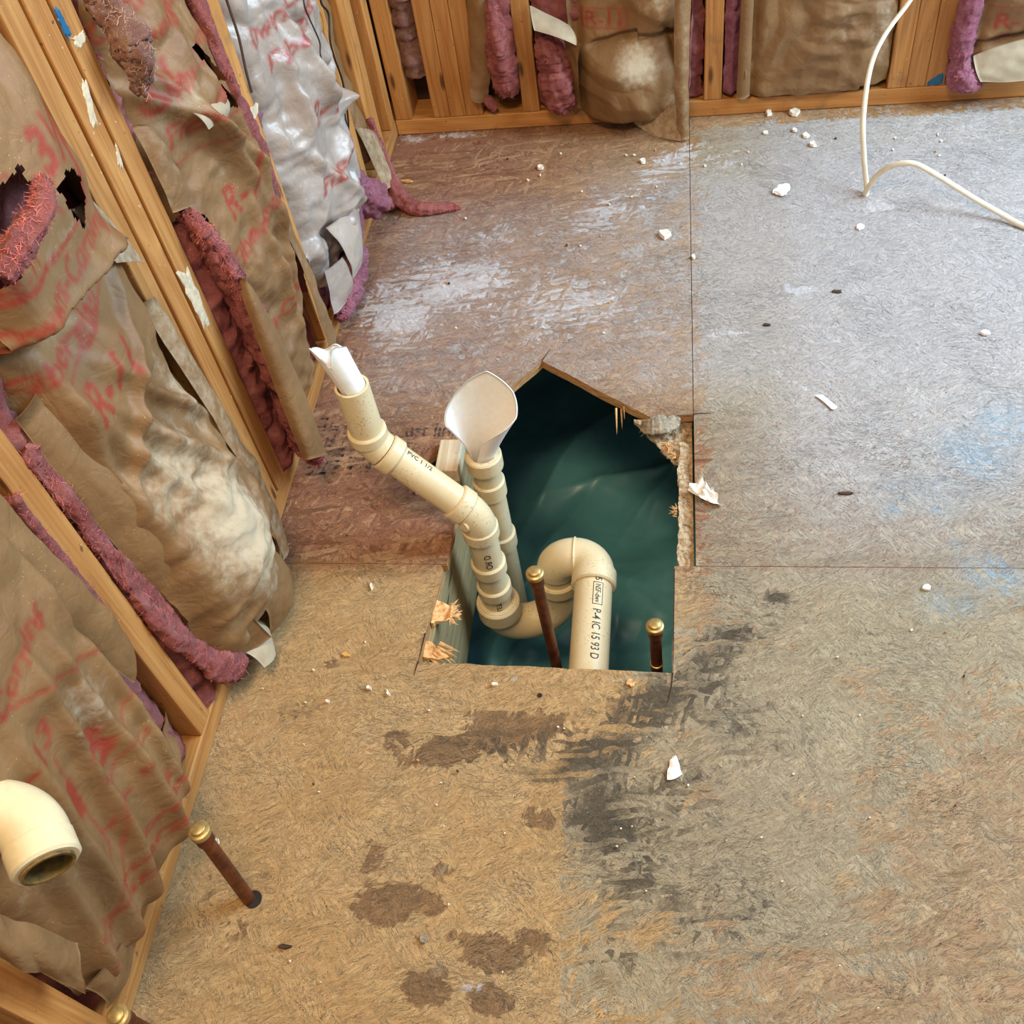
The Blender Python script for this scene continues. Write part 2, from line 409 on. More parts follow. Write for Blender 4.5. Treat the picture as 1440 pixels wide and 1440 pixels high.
def m_pink(name, ca, cb, cc):
    t = NT(name); g = t.n('ShaderNodeNewGeometry').outputs['Position']
    n1 = t.noise(g, 28, 5, .65, .8); n2 = t.noise(g, 120, 5, .75, 5.0); n3 = t.noise(g, 420, 3, .6, 4.0)
    v = t.math('ADD', t.math('MULTIPLY', n1, .55), t.math('MULTIPLY', n2, .5))
    c = t.ramp(v, [(.36, ca), (.52, cb), (.68, cc)])  # dark end of the ramp paints shade into the wool crevices
    c = t.mix(t.math('MULTIPLY', t.step(n3, .62, .75), .5), c, lin(240, 190, 170))
    return t.done(c, .9, t.bump(t.math('ADD', n2, t.math('MULTIPLY', n3, .5)), 1.0, .008), spec=.2, Sheen_Weight=.15)
M['pink'] = m_pink('pink_glass_wool', lin(126, 48, 46), lin(200, 98, 92), lin(236, 152, 138))
M['pink_cool'] = m_pink('mauve_pink_glass_wool', lin(144, 62, 78), lin(198, 106, 128), lin(228, 158, 176))
M['pink_dirty'] = m_pink('dirty_glass_wool', lin(96, 58, 44), lin(176, 116, 98), lin(220, 176, 146))

def plain(name, c, rough=.5, metal=0, var=.15, scale=60, bump=.15, **k):
    t = NT(name); n = t.noise(t.coord(), scale, 4, .65, .3)
    a = tuple(x * (1 - var) for x in c); b = tuple(min(1, x * (1 + var)) for x in c)
    return t.done(t.mix(t.step(n, .3, .7), a, b), rough, t.bump(n, bump, .001), metal=metal, **k)
M['pink_fibre'] = plain('loose_pink_fibre', lin(204, 106, 96), .8)
M['pink_cool_fibre'] = plain('loose_mauve_fibre', lin(210, 132, 152), .8)
M['pink_dirty_fibre'] = plain('loose_dirty_fibre', lin(190, 146, 120), .8)

def m_pvc():
    t = NT('cream_pvc'); g = t.n('ShaderNodeNewGeometry').outputs['Position']
    n1 = t.noise(g, 22, 5, .6, .4); n2 = t.noise(g, 260, 4, .7)
    c = t.mix(n1, lin(206, 182, 134), lin(228, 212, 176))
    c = t.mix(t.math('MULTIPLY', t.step(t.math('ADD', t.math('MULTIPLY', n1, .35), t.math('MULTIPLY', n2, .75)), .60, .72), .55), c, lin(140, 112, 72))
    sc = t.noise(t.mapping(g, (60, 60, 300)), 1, 3, .7, .5)
    c = t.mix(t.math('MULTIPLY', t.step(sc, .62, .72), .25), c, lin(238, 228, 204))
    return t.done(c, t.math('ADD', .32, t.math('MULTIPLY', n2, .25)), t.bump(n2, .08, .001), spec=.45)
M['pvc'] = m_pvc()
M['pvc_white'] = plain('white_pvc', lin(222, 206, 166), .28, var=.06)
M['pipe_grime'] = plain('pipe_grime', lin(120, 92, 40), .7, var=.7, scale=45, bump=.8)
M['print'] = plain('black_print', lin(34, 30, 26), .5)
M['foam'] = plain('white_foam', lin(240, 234, 228), .75, var=.03, scale=120, bump=.15, Subsurface_Weight=.25, Subsurface_Scale=.01)
M['copper'] = plain('tarnished_copper', lin(112, 62, 36), .45, .55, .45, 50, .2)
M['brass'] = plain('brass_cap', lin(188, 160, 102), .42, .6, .25, 90, .2)
M['tarp'] = plain('teal_plastic', lin(88, 150, 160), .36, 0, .10, 9, .1, Specular_IOR_Level=.6)
M['dark'] = plain('dark_board', lin(70, 50, 32), .85)
M['cable'] = plain('white_cable', lin(226, 216, 192), .4, var=.06)
M['black_wire'] = plain('black_wire', lin(24, 22, 20), .5)
M['plaster'] = plain('plaster_flake', lin(236, 226, 206), .8, var=.08, bump=.4)
M['paper_scrap'] = plain('paper_scrap', lin(238, 234, 226), .7, var=.05)
M['smear'] = plain('old_plaster', lin(206, 188, 156), .85, var=.2, scale=90, bump=.5)
M['blue'] = plain('blue_paint', lin(26, 96, 134), .5, var=.2)
M['tan_chip'] = plain('tan_chip', lin(212, 160, 84), .7)
M['dark_chip'] = plain('dark_chip', lin(70, 50, 34), .8)
M['lint'] = plain('grey_lint', lin(150, 138, 118), .95, var=.35, scale=160, bump=1)
M['light_block_mat'] = plain('light_block', lin(120, 116, 108), .9)

# ------------------------------------------------------------------ lettering
def glyph_tris(txt, size=1.0, shear=0, offset=0, spacing=1):
    c = bpy.data.curves.new('t', 'FONT'); c.body = txt; c.size = size; c.shear = shear; c.offset = offset; c.space_character = spacing; c.resolution_u = 4
    o = bpy.data.objects.new('t', c); COL.objects.link(o)
    bpy.context.view_layer.update(); dg = bpy.context.evaluated_depsgraph_get()
    me = bpy.data.meshes.new_from_object(o.evaluated_get(dg)); me.calc_loop_triangles()
    V = np.array([v.co[:2] for v in me.vertices]); T = np.array([t.vertices[:] for t in me.loop_triangles])
    bpy.data.objects.remove(o); bpy.data.curves.remove(c); bpy.data.meshes.remove(me)
    return V, T

def ink_text(ink, U, Z, txt, uc, zc, width, height=None, shear=.2, bold=.02, ang=0):
    """mark grid points that fall inside the letters, centred on (uc, zc)"""
    V, T = glyph_tris(txt, 1, shear, bold)
    V = V - (V.min(0) + V.max(0)) / 2; ext = V.max(0) - V.min(0)
    V = V * np.array([width / ext[0], (height or width * ext[1] / ext[0]) / ext[1]])
    ca, sa = math.cos(ang), math.sin(ang); V = V @ np.array([[ca, sa], [-sa, ca]]) + np.array([uc, zc])
    du = U[1, 0] - U[0, 0]; dz = Z[0, 1] - Z[0, 0]; u0, z0 = U[0, 0], Z[0, 0]; nu, nz = U.shape
    for t in T:
        a, b, c = V[t]
        i0 = max(0, int((min(a[0], b[0], c[0]) - u0) / du)); i1 = min(nu, int((max(a[0], b[0], c[0]) - u0) / du) + 2)
        j0 = max(0, int((min(a[1], b[1], c[1]) - z0) / dz)); j1 = min(nz, int((max(a[1], b[1], c[1]) - z0) / dz) + 2)
        if i1 <= i0 or j1 <= j0: continue
        X = U[i0:i1, j0:j1]; Y = Z[i0:i1, j0:j1]
        d = (b[0] - a[0]) * (c[1] - a[1]) - (b[1] - a[1]) * (c[0] - a[0])
        if abs(d) < 1e-14: continue
        s = ((X - a[0]) * (c[1] - a[1]) - (Y - a[1]) * (c[0] - a[0])) / d; q = ((b[0] - a[0]) * (Y - a[1]) - (b[1] - a[1]) * (X - a[0])) / d
        e = -.02
        ink[i0:i1, j0:j1][(s >= e) & (q >= e) & (s + q <= 1 - e)] = 1

def ink_line(ink, U, Z, pts, wd):
    for (a, b), (c, d) in zip(pts[:-1], pts[1:]):
        vx, vy = c - a, d - b; t = np.clip(((U - a) * vx + (Z - b) * vy) / (vx * vx + vy * vy), 0, 1)
        ink[np.hypot(U - a - t * vx, Z - b - t * vy) < wd / 2] = 1

# ------------------------------------------------------------------ floor: OSB sheets with the cut hole
YB = 2.13          # front face of the back wall framing
TH = .018
def jag(a, b, n, amp, seed):
    a = np.array(a); b = np.array(b); t = np.linspace(0, 1, n, endpoint=False)[:, None]; p = a + (b - a) * t
    nrm = np.array([-(b - a)[1], (b - a)[0]]) / np.linalg.norm(b - a)
    off = fbm(t[:, 0] * n / 3.0, t[:, 0] * 0 + seed, seed, 3) * amp * 2; off[0] = 0
    return [tuple(q) for q in p + nrm * off[:, None]]
holeA = (jag((.289, .9045), (.292, 1.045), 14, .002, 1) + jag((.292, 1.045), (.223, 1.12), 8, .001, 2) + jag((.223, 1.12), (.400, 1.356), 26, .0015, 3)
         + jag((.400, 1.356), (.559, 1.236), 20, .0015, 4) + jag((.559, 1.236), (.598, 1.209), 6, .002, 5) + [(.598, 1.209), (.6652, 1.217)])
outA = [(-.089, .9045)] + [(x, .9045) for x in np.arange(-.08, .285, .012)] + holeA + [(.6652, y) for y in np.arange(1.23, 2.215, .012)] + [(.6652, 2.219), (-.089, 2.219)]
outB = [(.6665, .9045)] + [(x, .9045) for x in np.arange(.68, 1.5, .012)] + [(2.5, .9045), (2.5, 2.219), (.6665, 2.219)] + [(.6665, y) for y in np.arange(2.21, .91, -.012)]
outC = ([(-.089, -.7), (2.5, -.7), (2.5, .9034)] + [(x, .9034) for x in np.arange(1.5, .64, -.012)] + jag((.635, .9034), (.632, .722), 18, .0012, 6)
        + jag((.632, .722), (.272, .731), 30, .0022, 7) + jag((.272, .731), (.287, .9034), 18, .003, 8) + [(x, .9034) for x in np.arange(.28, -.085, -.012)] + [(-.089, .9034)])

def blob(X, Y, u, v, ru, rv, ang=0, hard=1.0):
    """soft mark centred at floor pixel (u, v); radii in pixels along and across"""
    c = P(u, v, z=0); ex = P(u + 10 * math.cos(ang), v + 10 * math.sin(ang), z=0) - c; ey = P(u - 10 * math.sin(ang), v + 10 * math.cos(ang), z=0) - c
    a = np.array([ex[:2] / 10 * ru, ey[:2] / 10 * rv]).T; q = np.linalg.inv(a) @ np.stack([(X - c[0]).ravel(), (Y - c[1]).ravel()])
    return np.exp(-((q ** 2).sum(0)) ** hard * 1.2).reshape(X.shape)

def stains(X, Y):
    Z0 = np.zeros_like(X); mx = np.maximum
    # pixel position of each floor point
    p = np.stack([X, Y, Z0], -1) - CAM; q = p @ R.T; u = 720 + FPX * q[..., 0] / q[..., 2]; v = 720 + FPX * q[..., 1] / q[..., 2]
    bad = q[..., 2] < .2; u = np.where(bad, 720, u); v = np.where(bad, 1700, v)
    rt = sm(.60, .80, X)
    grey = 1.2 * sm(.62, .74, X) * sm(.75, .92, Y) * (1 - .75 * sm(2.06, 2.1, Y))
    grey = mx(grey, .40 * sm(.30, .60, X) * sm(1.25, 1.45, Y) * (1 - sm(1.85, 2.0, Y)))
    grey = mx(grey, .22 * sm(.02, .2, X) * sm(1.12, 1.35, Y) * (1 - sm(1.62, 1.85, Y)))
    for a in [(1080, 1000, 200, 130, .6, 1), (1000, 1150, 190, 150, .9, .95), (1120, 1230, 170, 130, .7, .95), (900, 1330, 130, 140, 0, .85), (1230, 880, 200, 80, 0, .95),
              (860, 1180, 80, 150, 0, .9), (1330, 900, 160, 90, 0, .9), (1240, 1080, 120, 150, .5, .6), (1020, 1380, 60, 90, 0, .7), (1200, 1280, 150, 60, .3, .7), (1380, 990, 120, 60, 0, .55)]:
        grey = mx(grey, 1.15 * a[5] * blob(X, Y, a[0], a[1], a[2] * 1.15, a[3] * 1.15, a[4], 1.6))
    for a in [(1330, 1150, 110, 90, 0), (1400, 1320, 140, 130, 0), (1150, 1390, 140, 60, 0), (1215, 1260, 70, 40, .3), (985, 1120, 34, 40, 0), (900, 1310, 60, 40, 0)]:
        grey *= 1 - .55 * blob(X, Y, *a, 1.4)
    grey *= np.where(Y < .9, sm(770, 800, u), 1)
    dark = Z0.copy()  # soil marks, plus shade painted beside the left plate and the bulging batt
    for a in [(1092, 838, 22, 18, 0, .75), (1010, 915, 90, 34, -.5, .8), (930, 985, 110, 40, -.35, .85), (850, 1060, 90, 46, -.2, .8), (845, 1150, 60, 70, 0, .9), (880, 1230, 60, 70, .4, .62), (960, 1290, 80, 60, .6, .55),
              (1100, 1130, 90, 26, .6, .35), (760, 1100, 40, 20, .4, .55), (690, 1040, 120, 20, .05, .3), (1050, 1330, 90, 30, .5, .4), (420, 1000, 60, 22, -.2, .45), (400, 900, 34, 90, .1, .30), (330, 1010, 24, 50, 0, .35), (1310, 1250, 60, 20, .4, .3), (1000, 1010, 150, 60, .3, .52), (930, 1130, 110, 110, .5, .50), (1010, 1270, 130, 60, .6, .48), (850, 1330, 60, 90, 0, .45), (740, 1045, 120, 34, 0, .5), (1160, 1180, 90, 30, .7, .4), (300, 1240, 20, 120, .3, .35), (470, 1150, 60, 50, 0, .25), (355, 1240, 40, 40, 0, .35), (640, 955, 120, 16, 0, .35), (470, 700, 80, 50, 0, .3), (610, 780, 60, 40, 0, .35), (480, 620, 60, 50, .2, .45)]:
        dark = mx(dark, 1.15 * a[5] * blob(X, Y, a[0], a[1], a[2] * 1.25, a[3] * 1.3, a[4], 1.2))
    brown = Z0.copy()
    for a in [(620, 1060, 70, 34, -.2, .75), (720, 1025, 110, 34, -.15, .8), (690, 1010, 50, 18, .1, .8), (545, 1268, 62, 38, -.1, .95), (600, 1270, 34, 22, .3, .95), (530, 1210, 34, 40, .4, .6), (690, 1338, 74, 34, .3, .95), (600, 1390, 50, 36, 0, .8), (690, 1405, 40, 30, .3, .9), (745, 1320, 40, 20, .3, .8),
              (560, 1040, 40, 24, 0, .55), (760, 1150, 34, 22, .3, .7), (330, 1300, 40, 40, 0, .45), (460, 935, 80, 20, 0, .4), (620, 1225, 40, 30, 0, .4)]:
        brown = mx(brown, a[5] * blob(X, Y, *a[:5], 1.5))
    tan = sm(.93, .86, Y) * sm(.75, .6, X) * .9
    tan = mx(tan, .35 * sm(.5, .7, X) * sm(.9, .8, Y)); tan = mx(tan, .5 * sm(.2, .5, X) * sm(1.1, 1.3, Y))
    red = sm(.88, .96, Y) * sm(.75, .55, X) * .85
    for a in [(700, 235, 150, 40, 0, 1), (620, 270, 80, 50, 0, 1), (880, 250, 90, 40, 0, .8), (560, 760, 90, 40, 0, .9), (470, 770, 60, 30, 0, .6)]: red = mx(red, a[5] * blob(X, Y, *a[:5]))
    light = mx(sm(.66, .9, X) * sm(.80, 1.15, Y), .8 * sm(1.15, 1.35, Y) * (1 - sm(1.85, 2.0, Y)))
    dust = Z0 + .14 + .22 * sm(1.2, 1.4, Y) * (1 - sm(1.8, 2.0, Y)) * sm(.72, .6, X)
    for a in [(560, 440, 80, 80, 0, 1.05), (640, 400, 130, 60, -.1, 1.1), (700, 330, 130, 40, -.15, .62), (790, 430, 150, 70, -.1, .85), (850, 300, 120, 34, -.3, .85), (940, 230, 80, 28, -.5, 1.0), (1010, 225, 60, 30, 0, .7), (540, 520, 70, 60, 0, .55), (640, 190, 60, 8, 0, .95), (580, 195, 30, 8, 0, 1.0), (600, 560, 60, 30, 0, .5),
              (420, 640, 20, 60, .3, .5), (730, 960, 40, 14, 0, .55), (620, 1080, 40, 14, 0, .4), (660, 1390, 26, 26, 0, .8), (1145, 1410, 18, 12, 0, .7), (860, 1420, 24, 14, 0, .7), (1130, 300, 120, 70, 0, .35), (1340, 170, 100, 16, 0, .4), (380, 820, 20, 12, 0, .5), (400, 1020, 50, 12, 0, .5)]:
        dust = mx(dust, a[5] * blob(X, Y, *a[:5], 1.1))
    for a in [(1130, 408, 34, 9, -.1), (1105, 402, 10, 10, 0), (1030, 468, 34, 6, 0), (1000, 472, 14, 6, 0), (1120, 540, 50, 5, .45), (1235, 290, 30, 12, 0)]: dust = mx(dust, 1.0 * blob(X, Y, *a, 1.5))
    blue = Z0.copy()
    for a in [(1370, 640, 60, 34, .4, 1), (1410, 600, 50, 40, 0, .9), (1255, 716, 18, 12, 0, .9), (1320, 715, 24, 12, 0, .8), (1400, 810, 60, 30, .4, .9), (1340, 850, 50, 26, 0, .6), (1300, 690, 80, 30, 0, .5), (1345, 770, 14, 14, 0, .6)]: blue = mx(blue, a[5] * blob(X, Y, *a[:5], 1.3))
    haze = .62 * sm(1.10, 1.35, Y) * (1 - sm(1.72, 1.95, Y)) * sm(.0, .12, X); haze = mx(haze, .75 * sm(.34, .6, X) * sm(1.15, 1.35, Y) * (1 - sm(1.9, 2.05, Y)))
    haze = mx(haze, .62 * sm(.55, .75, X) * sm(.905, .88, Y))
    o = np.ones_like(X)
    return dict(haze=haze, stain=np.stack([grey, dark, brown, o], -1), stain2=np.stack([tan, red, light, o], -1), dust=dust, blue=blue)

floor = thing('floor', None, None, (0, 0, 0), kind='structure')
def inside(poly, X, Y):
    c = np.zeros(X.shape, bool); n = len(poly)
    for i in range(n):
        x1, y1 = poly[i]; x2, y2 = poly[(i + 1) % n]
        if y1 == y2: continue
        k = ((y1 > Y) != (y2 > Y)) & (X < (x2 - x1) * (Y - y1) / (y2 - y1) + x1); c ^= k
    return c

def osb_sheet(outline, label, sp=.009):
    ol = np.array(outline); x0, y0 = ol.min(0); x1, y1 = ol.max(0)
    fx = np.arange(max(x0, -.08) + sp / 2, min(x1, 1.5), sp); fy = np.arange(max(y0, .2) + sp / 2, min(y1, 2.2), sp)
    X, Y = [q.ravel() for q in np.meshgrid(fx, fy)]
    X = X + rng.uniform(-.2, .2, X.shape) * sp; Y = Y + rng.uniform(-.2, .2, Y.shape) * sp
    cx = np.arange(x0 + .06, x1, .12); cy = np.arange(y0 + .06, y1, .12); CX, CY = [q.ravel() for q in np.meshgrid(cx, cy)]
    k = (CX > 1.52) | (CY < .18); X = np.concatenate([X, CX[k]]); Y = np.concatenate([Y, CY[k]])
    k = inside(outline, X, Y); X = X[k]; Y = Y[k]
    # keep clear of the outline
    seg = np.vstack([ol, ol[:1]]); d = np.full(X.shape, 9.0)
    for a, b in zip(seg[:-1], seg[1:]):
        vv = b - a; L = vv @ vv
        if L < 1e-12: continue
        t = np.clip(((X - a[0]) * vv[0] + (Y - a[1]) * vv[1]) / L, 0, 1); d = np.minimum(d, np.hypot(X - a[0] - t * vv[0], Y - a[1] - t * vv[1]))
    k = d > sp * .35; pts = [Vector(q) for q in outline] + [Vector(q) for q in zip(X[k], Y[k])]
    n = len(outline)
    vo, _, fo, *_ = geometry.delaunay_2d_cdt(pts, [(i, (i + 1) % n) for i in range(n)], [], 0, 1e-7)
    vo = np.array([tuple(q) for q in vo]); F = np.array([f for f in fo if len(f) == 3])
    cen = vo[F].mean(1); F = F[inside(outline, cen[:, 0], cen[:, 1])]
    a = vo[F]; cr = (a[:, 1, 0] - a[:, 0, 0]) * (a[:, 2, 1] - a[:, 0, 1]) - (a[:, 1, 1] - a[:, 0, 1]) * (a[:, 2, 0] - a[:, 0, 0])
    F[cr < 0] = F[cr < 0][:, ::-1]
    # boundary edges -> side walls
    E = {}
    for f in F:
        for i in range(3):
            e = (f[i], f[(i + 1) % 3])
            if (e[1], e[0]) in E: del E[(e[1], e[0])]
            else: E[e] = 1
    nv = len(vo); V = np.vstack([np.c_[vo, np.zeros(nv)], np.c_[vo, np.full(nv, -TH)]])
    V[:nv, 2] = fbm(vo[:, 0] * 5, vo[:, 1] * 5, 3, 3) * .0012
    sides = []
    for a, b in E: sides += [(b, a, a + nv), (b, a + nv, b + nv)]
    FF = np.vstack([F, np.array(sides)]); used = np.zeros(2 * nv, bool); used[FF.ravel()] = True
    rm = np.cumsum(used) - 1; FF = rm[FF]; V = V[used]
    st = stains(V[:, 0], V[:, 1])
    o = mk('floor_panel', V, FF, None, floor, smooth=False, mats=[M['osb'], M['osb_edge']], midx=[0] * len(F) + [1] * len(sides), attrs=st, label=label)
    return o
osb_sheet(outA, 'reddish dusty board panel cut open around the drain')
osb_sheet(outB, 'pale grey filmed board panel under the white cable')
osb_sheet(outC, 'tan and grey stained board panel in front of the hole')

def kerf_shade(pts, wd=.0022):
    p = [P(u, v, z=.0009) for u, v in pts]; V = []; n = len(p)
    for i, q in enumerate(p):
        d = p[min(i + 1, n - 1)] - p[max(i - 1, 0)]; d = np.array([-d[1], d[0], 0]) / np.linalg.norm(d[:2]); k = wd / 2 * (1 - .7 * i / (n - 1)); V += [q - d * k, q + d * k]
    mk('painted_kerf_shade', V, [(2 * i, 2 * i + 1, 2 * i + 3, 2 * i + 2) for i in range(n - 1)], M['kerf_shade'], floor, smooth=False)
M['kerf_shade'] = plain('painted_kerf_shade', lin(46, 34, 24), .9)  # flat dark strips on the board stand in for shade inside saw cuts
for q in [[(762, 507), (768, 499), (774, 491)], [(975, 582), (986, 581), (1000, 581)], [(946, 946), (944, 966), (939, 988)], [(588, 930), (585, 939), (582, 950)], [(948, 800), (947, 900), (946, 948)], [(598, 890), (592, 915), (588, 931)]]: kerf_shade(q)

# joists under the floor and the crumbled ledges of the cut
def part_box(name, x0, x1, y0, y1, z0, z1, mat, parent, along='z', bev=.002, label=None):
    L = {'x': x1 - x0, 'y': y1 - y0, 'z': z1 - z0}[along]
    dims = {'x': (z1 - z0, y1 - y0), 'y': (x1 - x0, z1 - z0), 'z': (x1 - x0, y1 - y0)}[along]
    V, F = boxv(-dims[0] / 2, dims[0] / 2, -dims[1] / 2, dims[1] / 2, 0, L, bev)
    me = bpy.data.meshes.new(name); me.from_pydata(V, [], F); me.materials.append(mat)
    o = bpy.data.objects.new(name, me); COL.objects.link(o); base = np.zeros(3)
    if parent is not None: o.parent = parent; base = LOC[parent]
    c = {'x': (x0, (y0 + y1) / 2, (z0 + z1) / 2), 'y': ((x0 + x1) / 2, y0, (z0 + z1) / 2), 'z': ((x0 + x1) / 2, (y0 + y1) / 2, z0)}[along]
    o.location = np.array(c) - base
    o.rotation_euler = {'x': (0, math.pi / 2, 0), 'y': (-math.pi / 2, 0, 0), 'z': (0, 0, 0)}[along]
    reg(o, c)
    if label: o['label'] = label
    return o
part_box('joist', .245, .283, .0, 2.1, -.2535, -TH - .0005, M['joist'], floor, 'y', label='greenish wooden joist under the left edge of the hole')
part_box('joist', .672, .710, .0, 2.1, -.2535, -TH - .0005, M['joist'], floor, 'y')
part_box('blocking_board', .2445, .2835, 1.085, 1.155, -TH - .0, .012, M['pale_wood'], floor, 'y', label='pale dirty wood block behind the pipe elbow')

def rough_slab(name, x0, x1, y0, y1, z0, ztop, amp, mat, parent, seed, edge=.008, du=.003, label=None, lim=None, hi=None):
    nx = max(4, int((x1 - x0) / du)); ny = max(4, int((y1 - y0) / du))
    U, Vv = np.meshgrid(np.linspace(0, 1, nx), np.linspace(0, 1, ny), indexing='ij')
    X = x0 + (x1 - x0) * U; Y = y0 + (y1 - y0) * Vv
    if lim is not None:
        lo = lim(Y) + fbm(Y * 90, Y * 0, seed + 3, 4) * edge * 2
        X = lo + (x1 - lo) * U
    if hi is not None:
        up_ = hi(Y) + fbm(Y * 160, Y * 0, seed + 5, 4) * edge * 3
        X = x0 + (np.maximum(up_, x0 + .002) - x0) * U
    Z = ztop - .25 * (X - x0) + fbm(X * 70, Y * 70, seed, 5) * amp * 2 + (vnoise(X * 160, Y * 120, seed + 9) - .5) * amp
    Zb = np.full_like(Z, z0)
    G = np.stack([X, Y, Z], -1); Gb = np.stack([X, Y, Zb], -1)
    V = np.vstack([G.reshape(-1, 3), Gb.reshape(-1, 3)]); n = nx * ny
    F = [tuple(f) for f in gridfaces(nx, ny)]; idx = np.arange(n).reshape(nx, ny)
    for line in (idx[0], idx[-1][::-1], idx[:, 0][::-1], idx[:, -1]):
        for a, b in zip(line[:-1], line[1:]): F.append((int(b), int(a), int(a) + n, int(b) + n))
    return mk(name, V, F, mat, parent, smooth=False, label=label)
rough_slab('broken_edge', .636, .6635, .905, 1.16, -TH, -.006, .0055, M['crumb'], floor, 11, .004, lim=lambda Y: .641 + 0 * Y, label='crumbled board fibre along the right side of the hole')
rough_slab('broken_edge', .59, .6635, 1.12, 1.214, -TH, -.010, .009, M['crumb'], floor, 12, .006, lim=lambda Y: .585 + (1.19 - Y) * .72 + .0 * Y, label='torn splintery board corner at the far right of the hole')

def spikes(name, origin, dirs, mat, parent, seed, n, L, wd, spread, label=None, lift=0.):
    """a tuft of torn wood splinters"""
    r = np.random.default_rng(seed); V = []; F = []; d0 = np.array(dirs, float); d0 /= np.linalg.norm(d0); side = np.cross([0, 0, 1], d0)
    for k in range(n):
        a = r.normal(0, spread); d = d0 * math.cos(a) + side * math.sin(a) + np.array([0, 0, r.normal(0, .25) + lift]); d /= np.linalg.norm(d)
        l = L * r.uniform(.45, 1); p = np.array(origin) + side * r.normal(0, wd * 2.2) + np.array([0, 0, r.uniform(-.006, .004)]); s = np.cross(d, [0, 0, 1.]); s /= np.linalg.norm(s) + 1e-9; up = np.cross(s, d)
        b = len(V); ww = wd * r.uniform(.4, 1); V += [p - s * ww, p + s * ww, p + up * ww * .7, p + d * l * .6 - s * ww * .6 + up * ww * .2, p + d * l * .6 + s * ww * .6, p + d * l * .55 + up * ww * .6, p + d * l]
        F += [(b, b + 1, b + 4, b + 3), (b + 1, b + 2, b + 5, b + 4), (b + 2, b, b + 3, b + 5), (b + 3, b + 4, b + 6), (b + 4, b + 5, b + 6), (b + 5, b + 3, b + 6)]
    return mk(name, V, F, mat, parent, smooth=False, label=label)
c = P(603, 878, z=-.008)
rough_slab('torn_flake', .279, .318, .800, .842, -.016, -.006, .006, M['splinter'], floor, 15, .004, du=.002, hi=lambda Y: .284 + .040 * np.clip(1 - np.abs(Y - .824) / .020, 0, 1), label='fuzzy pale flake of torn strands on the left cut edge')
spikes('splinter_tuft', (.305, .822, -.010), (.9, .05, -.2), M['splinter'], floor, 3, 46, .020, .0026, .8)
rough_slab('torn_flake', .274, .306, .745, .772, -.018, -.010, .005, M['splinter'], floor, 16, .004, du=.002, hi=lambda Y: .282 + .028 * np.clip(1 - np.abs(Y - .752) / .018, 0, 1), label='torn strands by the front left corner of the hole')
spikes('splinter_tuft', (.290, .757, -.014), (.8, -.35, -.35), M['splinter'], floor, 4, 18, .034, .0030, .3)
c = P(872, 572, z=-.004)
spikes('splinter', c, (.05, -.5, -.6), M['splinter'], floor, 5, 3, .05, .0028, .06, 'single splinter hanging over the far cut edge')
for q, dr, n_, L_ in [((612, 820), (.5, .4, -.3), 10, .02), ((950, 640), (-.7, 0, -.1), 18, .018), ((952, 720), (-.8, 0, -.1), 16, .016), ((915, 600), (-.7, -.5, -.1), 30, .024), ((940, 625), (-.4, -.7, -.2), 24, .022)]:
    spikes('splinter_tuft', P(*q, z=-.010), dr, M['splinter'], floor, int(q[0]), n_, L_, .0016, .6)

# crawl space: unseen panels added to block world light, and teal plastic sheet on the ground
cw = thing('light_block_wall', None, None, (1.2, .8, -.62), kind='structure')
for a in [(-.19, -.12, -.75, 2.25), (2.5, 2.57, -.75, 2.25), (-.12, 2.5, -.82, -.75), (-.12, 2.5, 2.22, 2.29)]:
    part_box('light_block_panel', a[0], a[1], a[2], a[3], -.62, -TH - .001, M['light_block_mat'], cw, 'z', .0)
U, V = np.meshgrid(np.linspace(-.1, 1.4, 260), np.linspace(.2, 2.2, 340), indexing='ij')
Z = -.52 + crumple(U, V, .030, .30, 21) + fbm(U * 2.5, V * 2.5, 31, 3) * .10
Z += .16 * sm(.62, .95, U) * sm(.6, 1.2, V)
r = np.random.default_rng(61)
for k in range(34):                          # folds of the sheet
    a, b = r.uniform(.1, .9), r.uniform(.5, 1.9); th = r.normal(1.35, .5); L = r.uniform(.12, .45); dx, dy = U - a, V - b
    al = dx * math.cos(th) + dy * math.sin(th); ac = -dx * math.sin(th) + dy * math.cos(th) + .35 * al ** 2 * r.normal()
    Z += r.uniform(.012, .034) * np.exp(-(np.abs(ac) / r.uniform(.014, .035)) ** 1.3 - (al / L) ** 2)
mk('vapour_barrier_sheet', np.stack([U, V, Z], -1), gridfaces(260, 340), M['tarp'], None, label='dark teal plastic sheeting spread below the floor hole', cat='plastic sheet')

# ------------------------------------------------------------------ framed walls
HT = 2.4
def wall_part_stud(parent, x0, y0, left, z0=.038, along='z', lean=0):
    if left: return part_box('stud', -.089, 0, y0, y0 + .038, z0, HT, M['stud'], parent, 'z', .0025)
    return part_box('stud', x0, x0 + .038, YB, YB + .089, z0, HT, M['stud'], parent, 'z', .0025)
wl = thing('wall_left', None, None, (-.1, 1.0, 0), kind='structure')
part_box('sheathing', -.104, -.0905, -.7, 2.23, 0, HT, M['dark'], wl, 'z', 0)
part_box('bottom_plate', -.0885, 0, -.7, 2.219, 0.001, .0375, M['stud'], wl, 'y', .002)
studs_left = {}
for y0 in (.190, .585, .932, .9775, 1.0225, 1.384, 1.811, 1.935, 1.977, 2.088):
    studs_left[y0] = wall_part_stud(wl, 0, y0, True)
wb = thing('wall_back', None, None, (1.2, YB + .1, 0), kind='structure')
part_box('sheathing', -.09, 2.5, YB + .0905, YB + .104, 0, HT, M['dark'], wb, 'z', 0)
part_box('bottom_plate', .001, 2.5, YB, YB + .0885, 0.001, .0375, M['stud'], wb, 'x', .002)
studs_back = {}
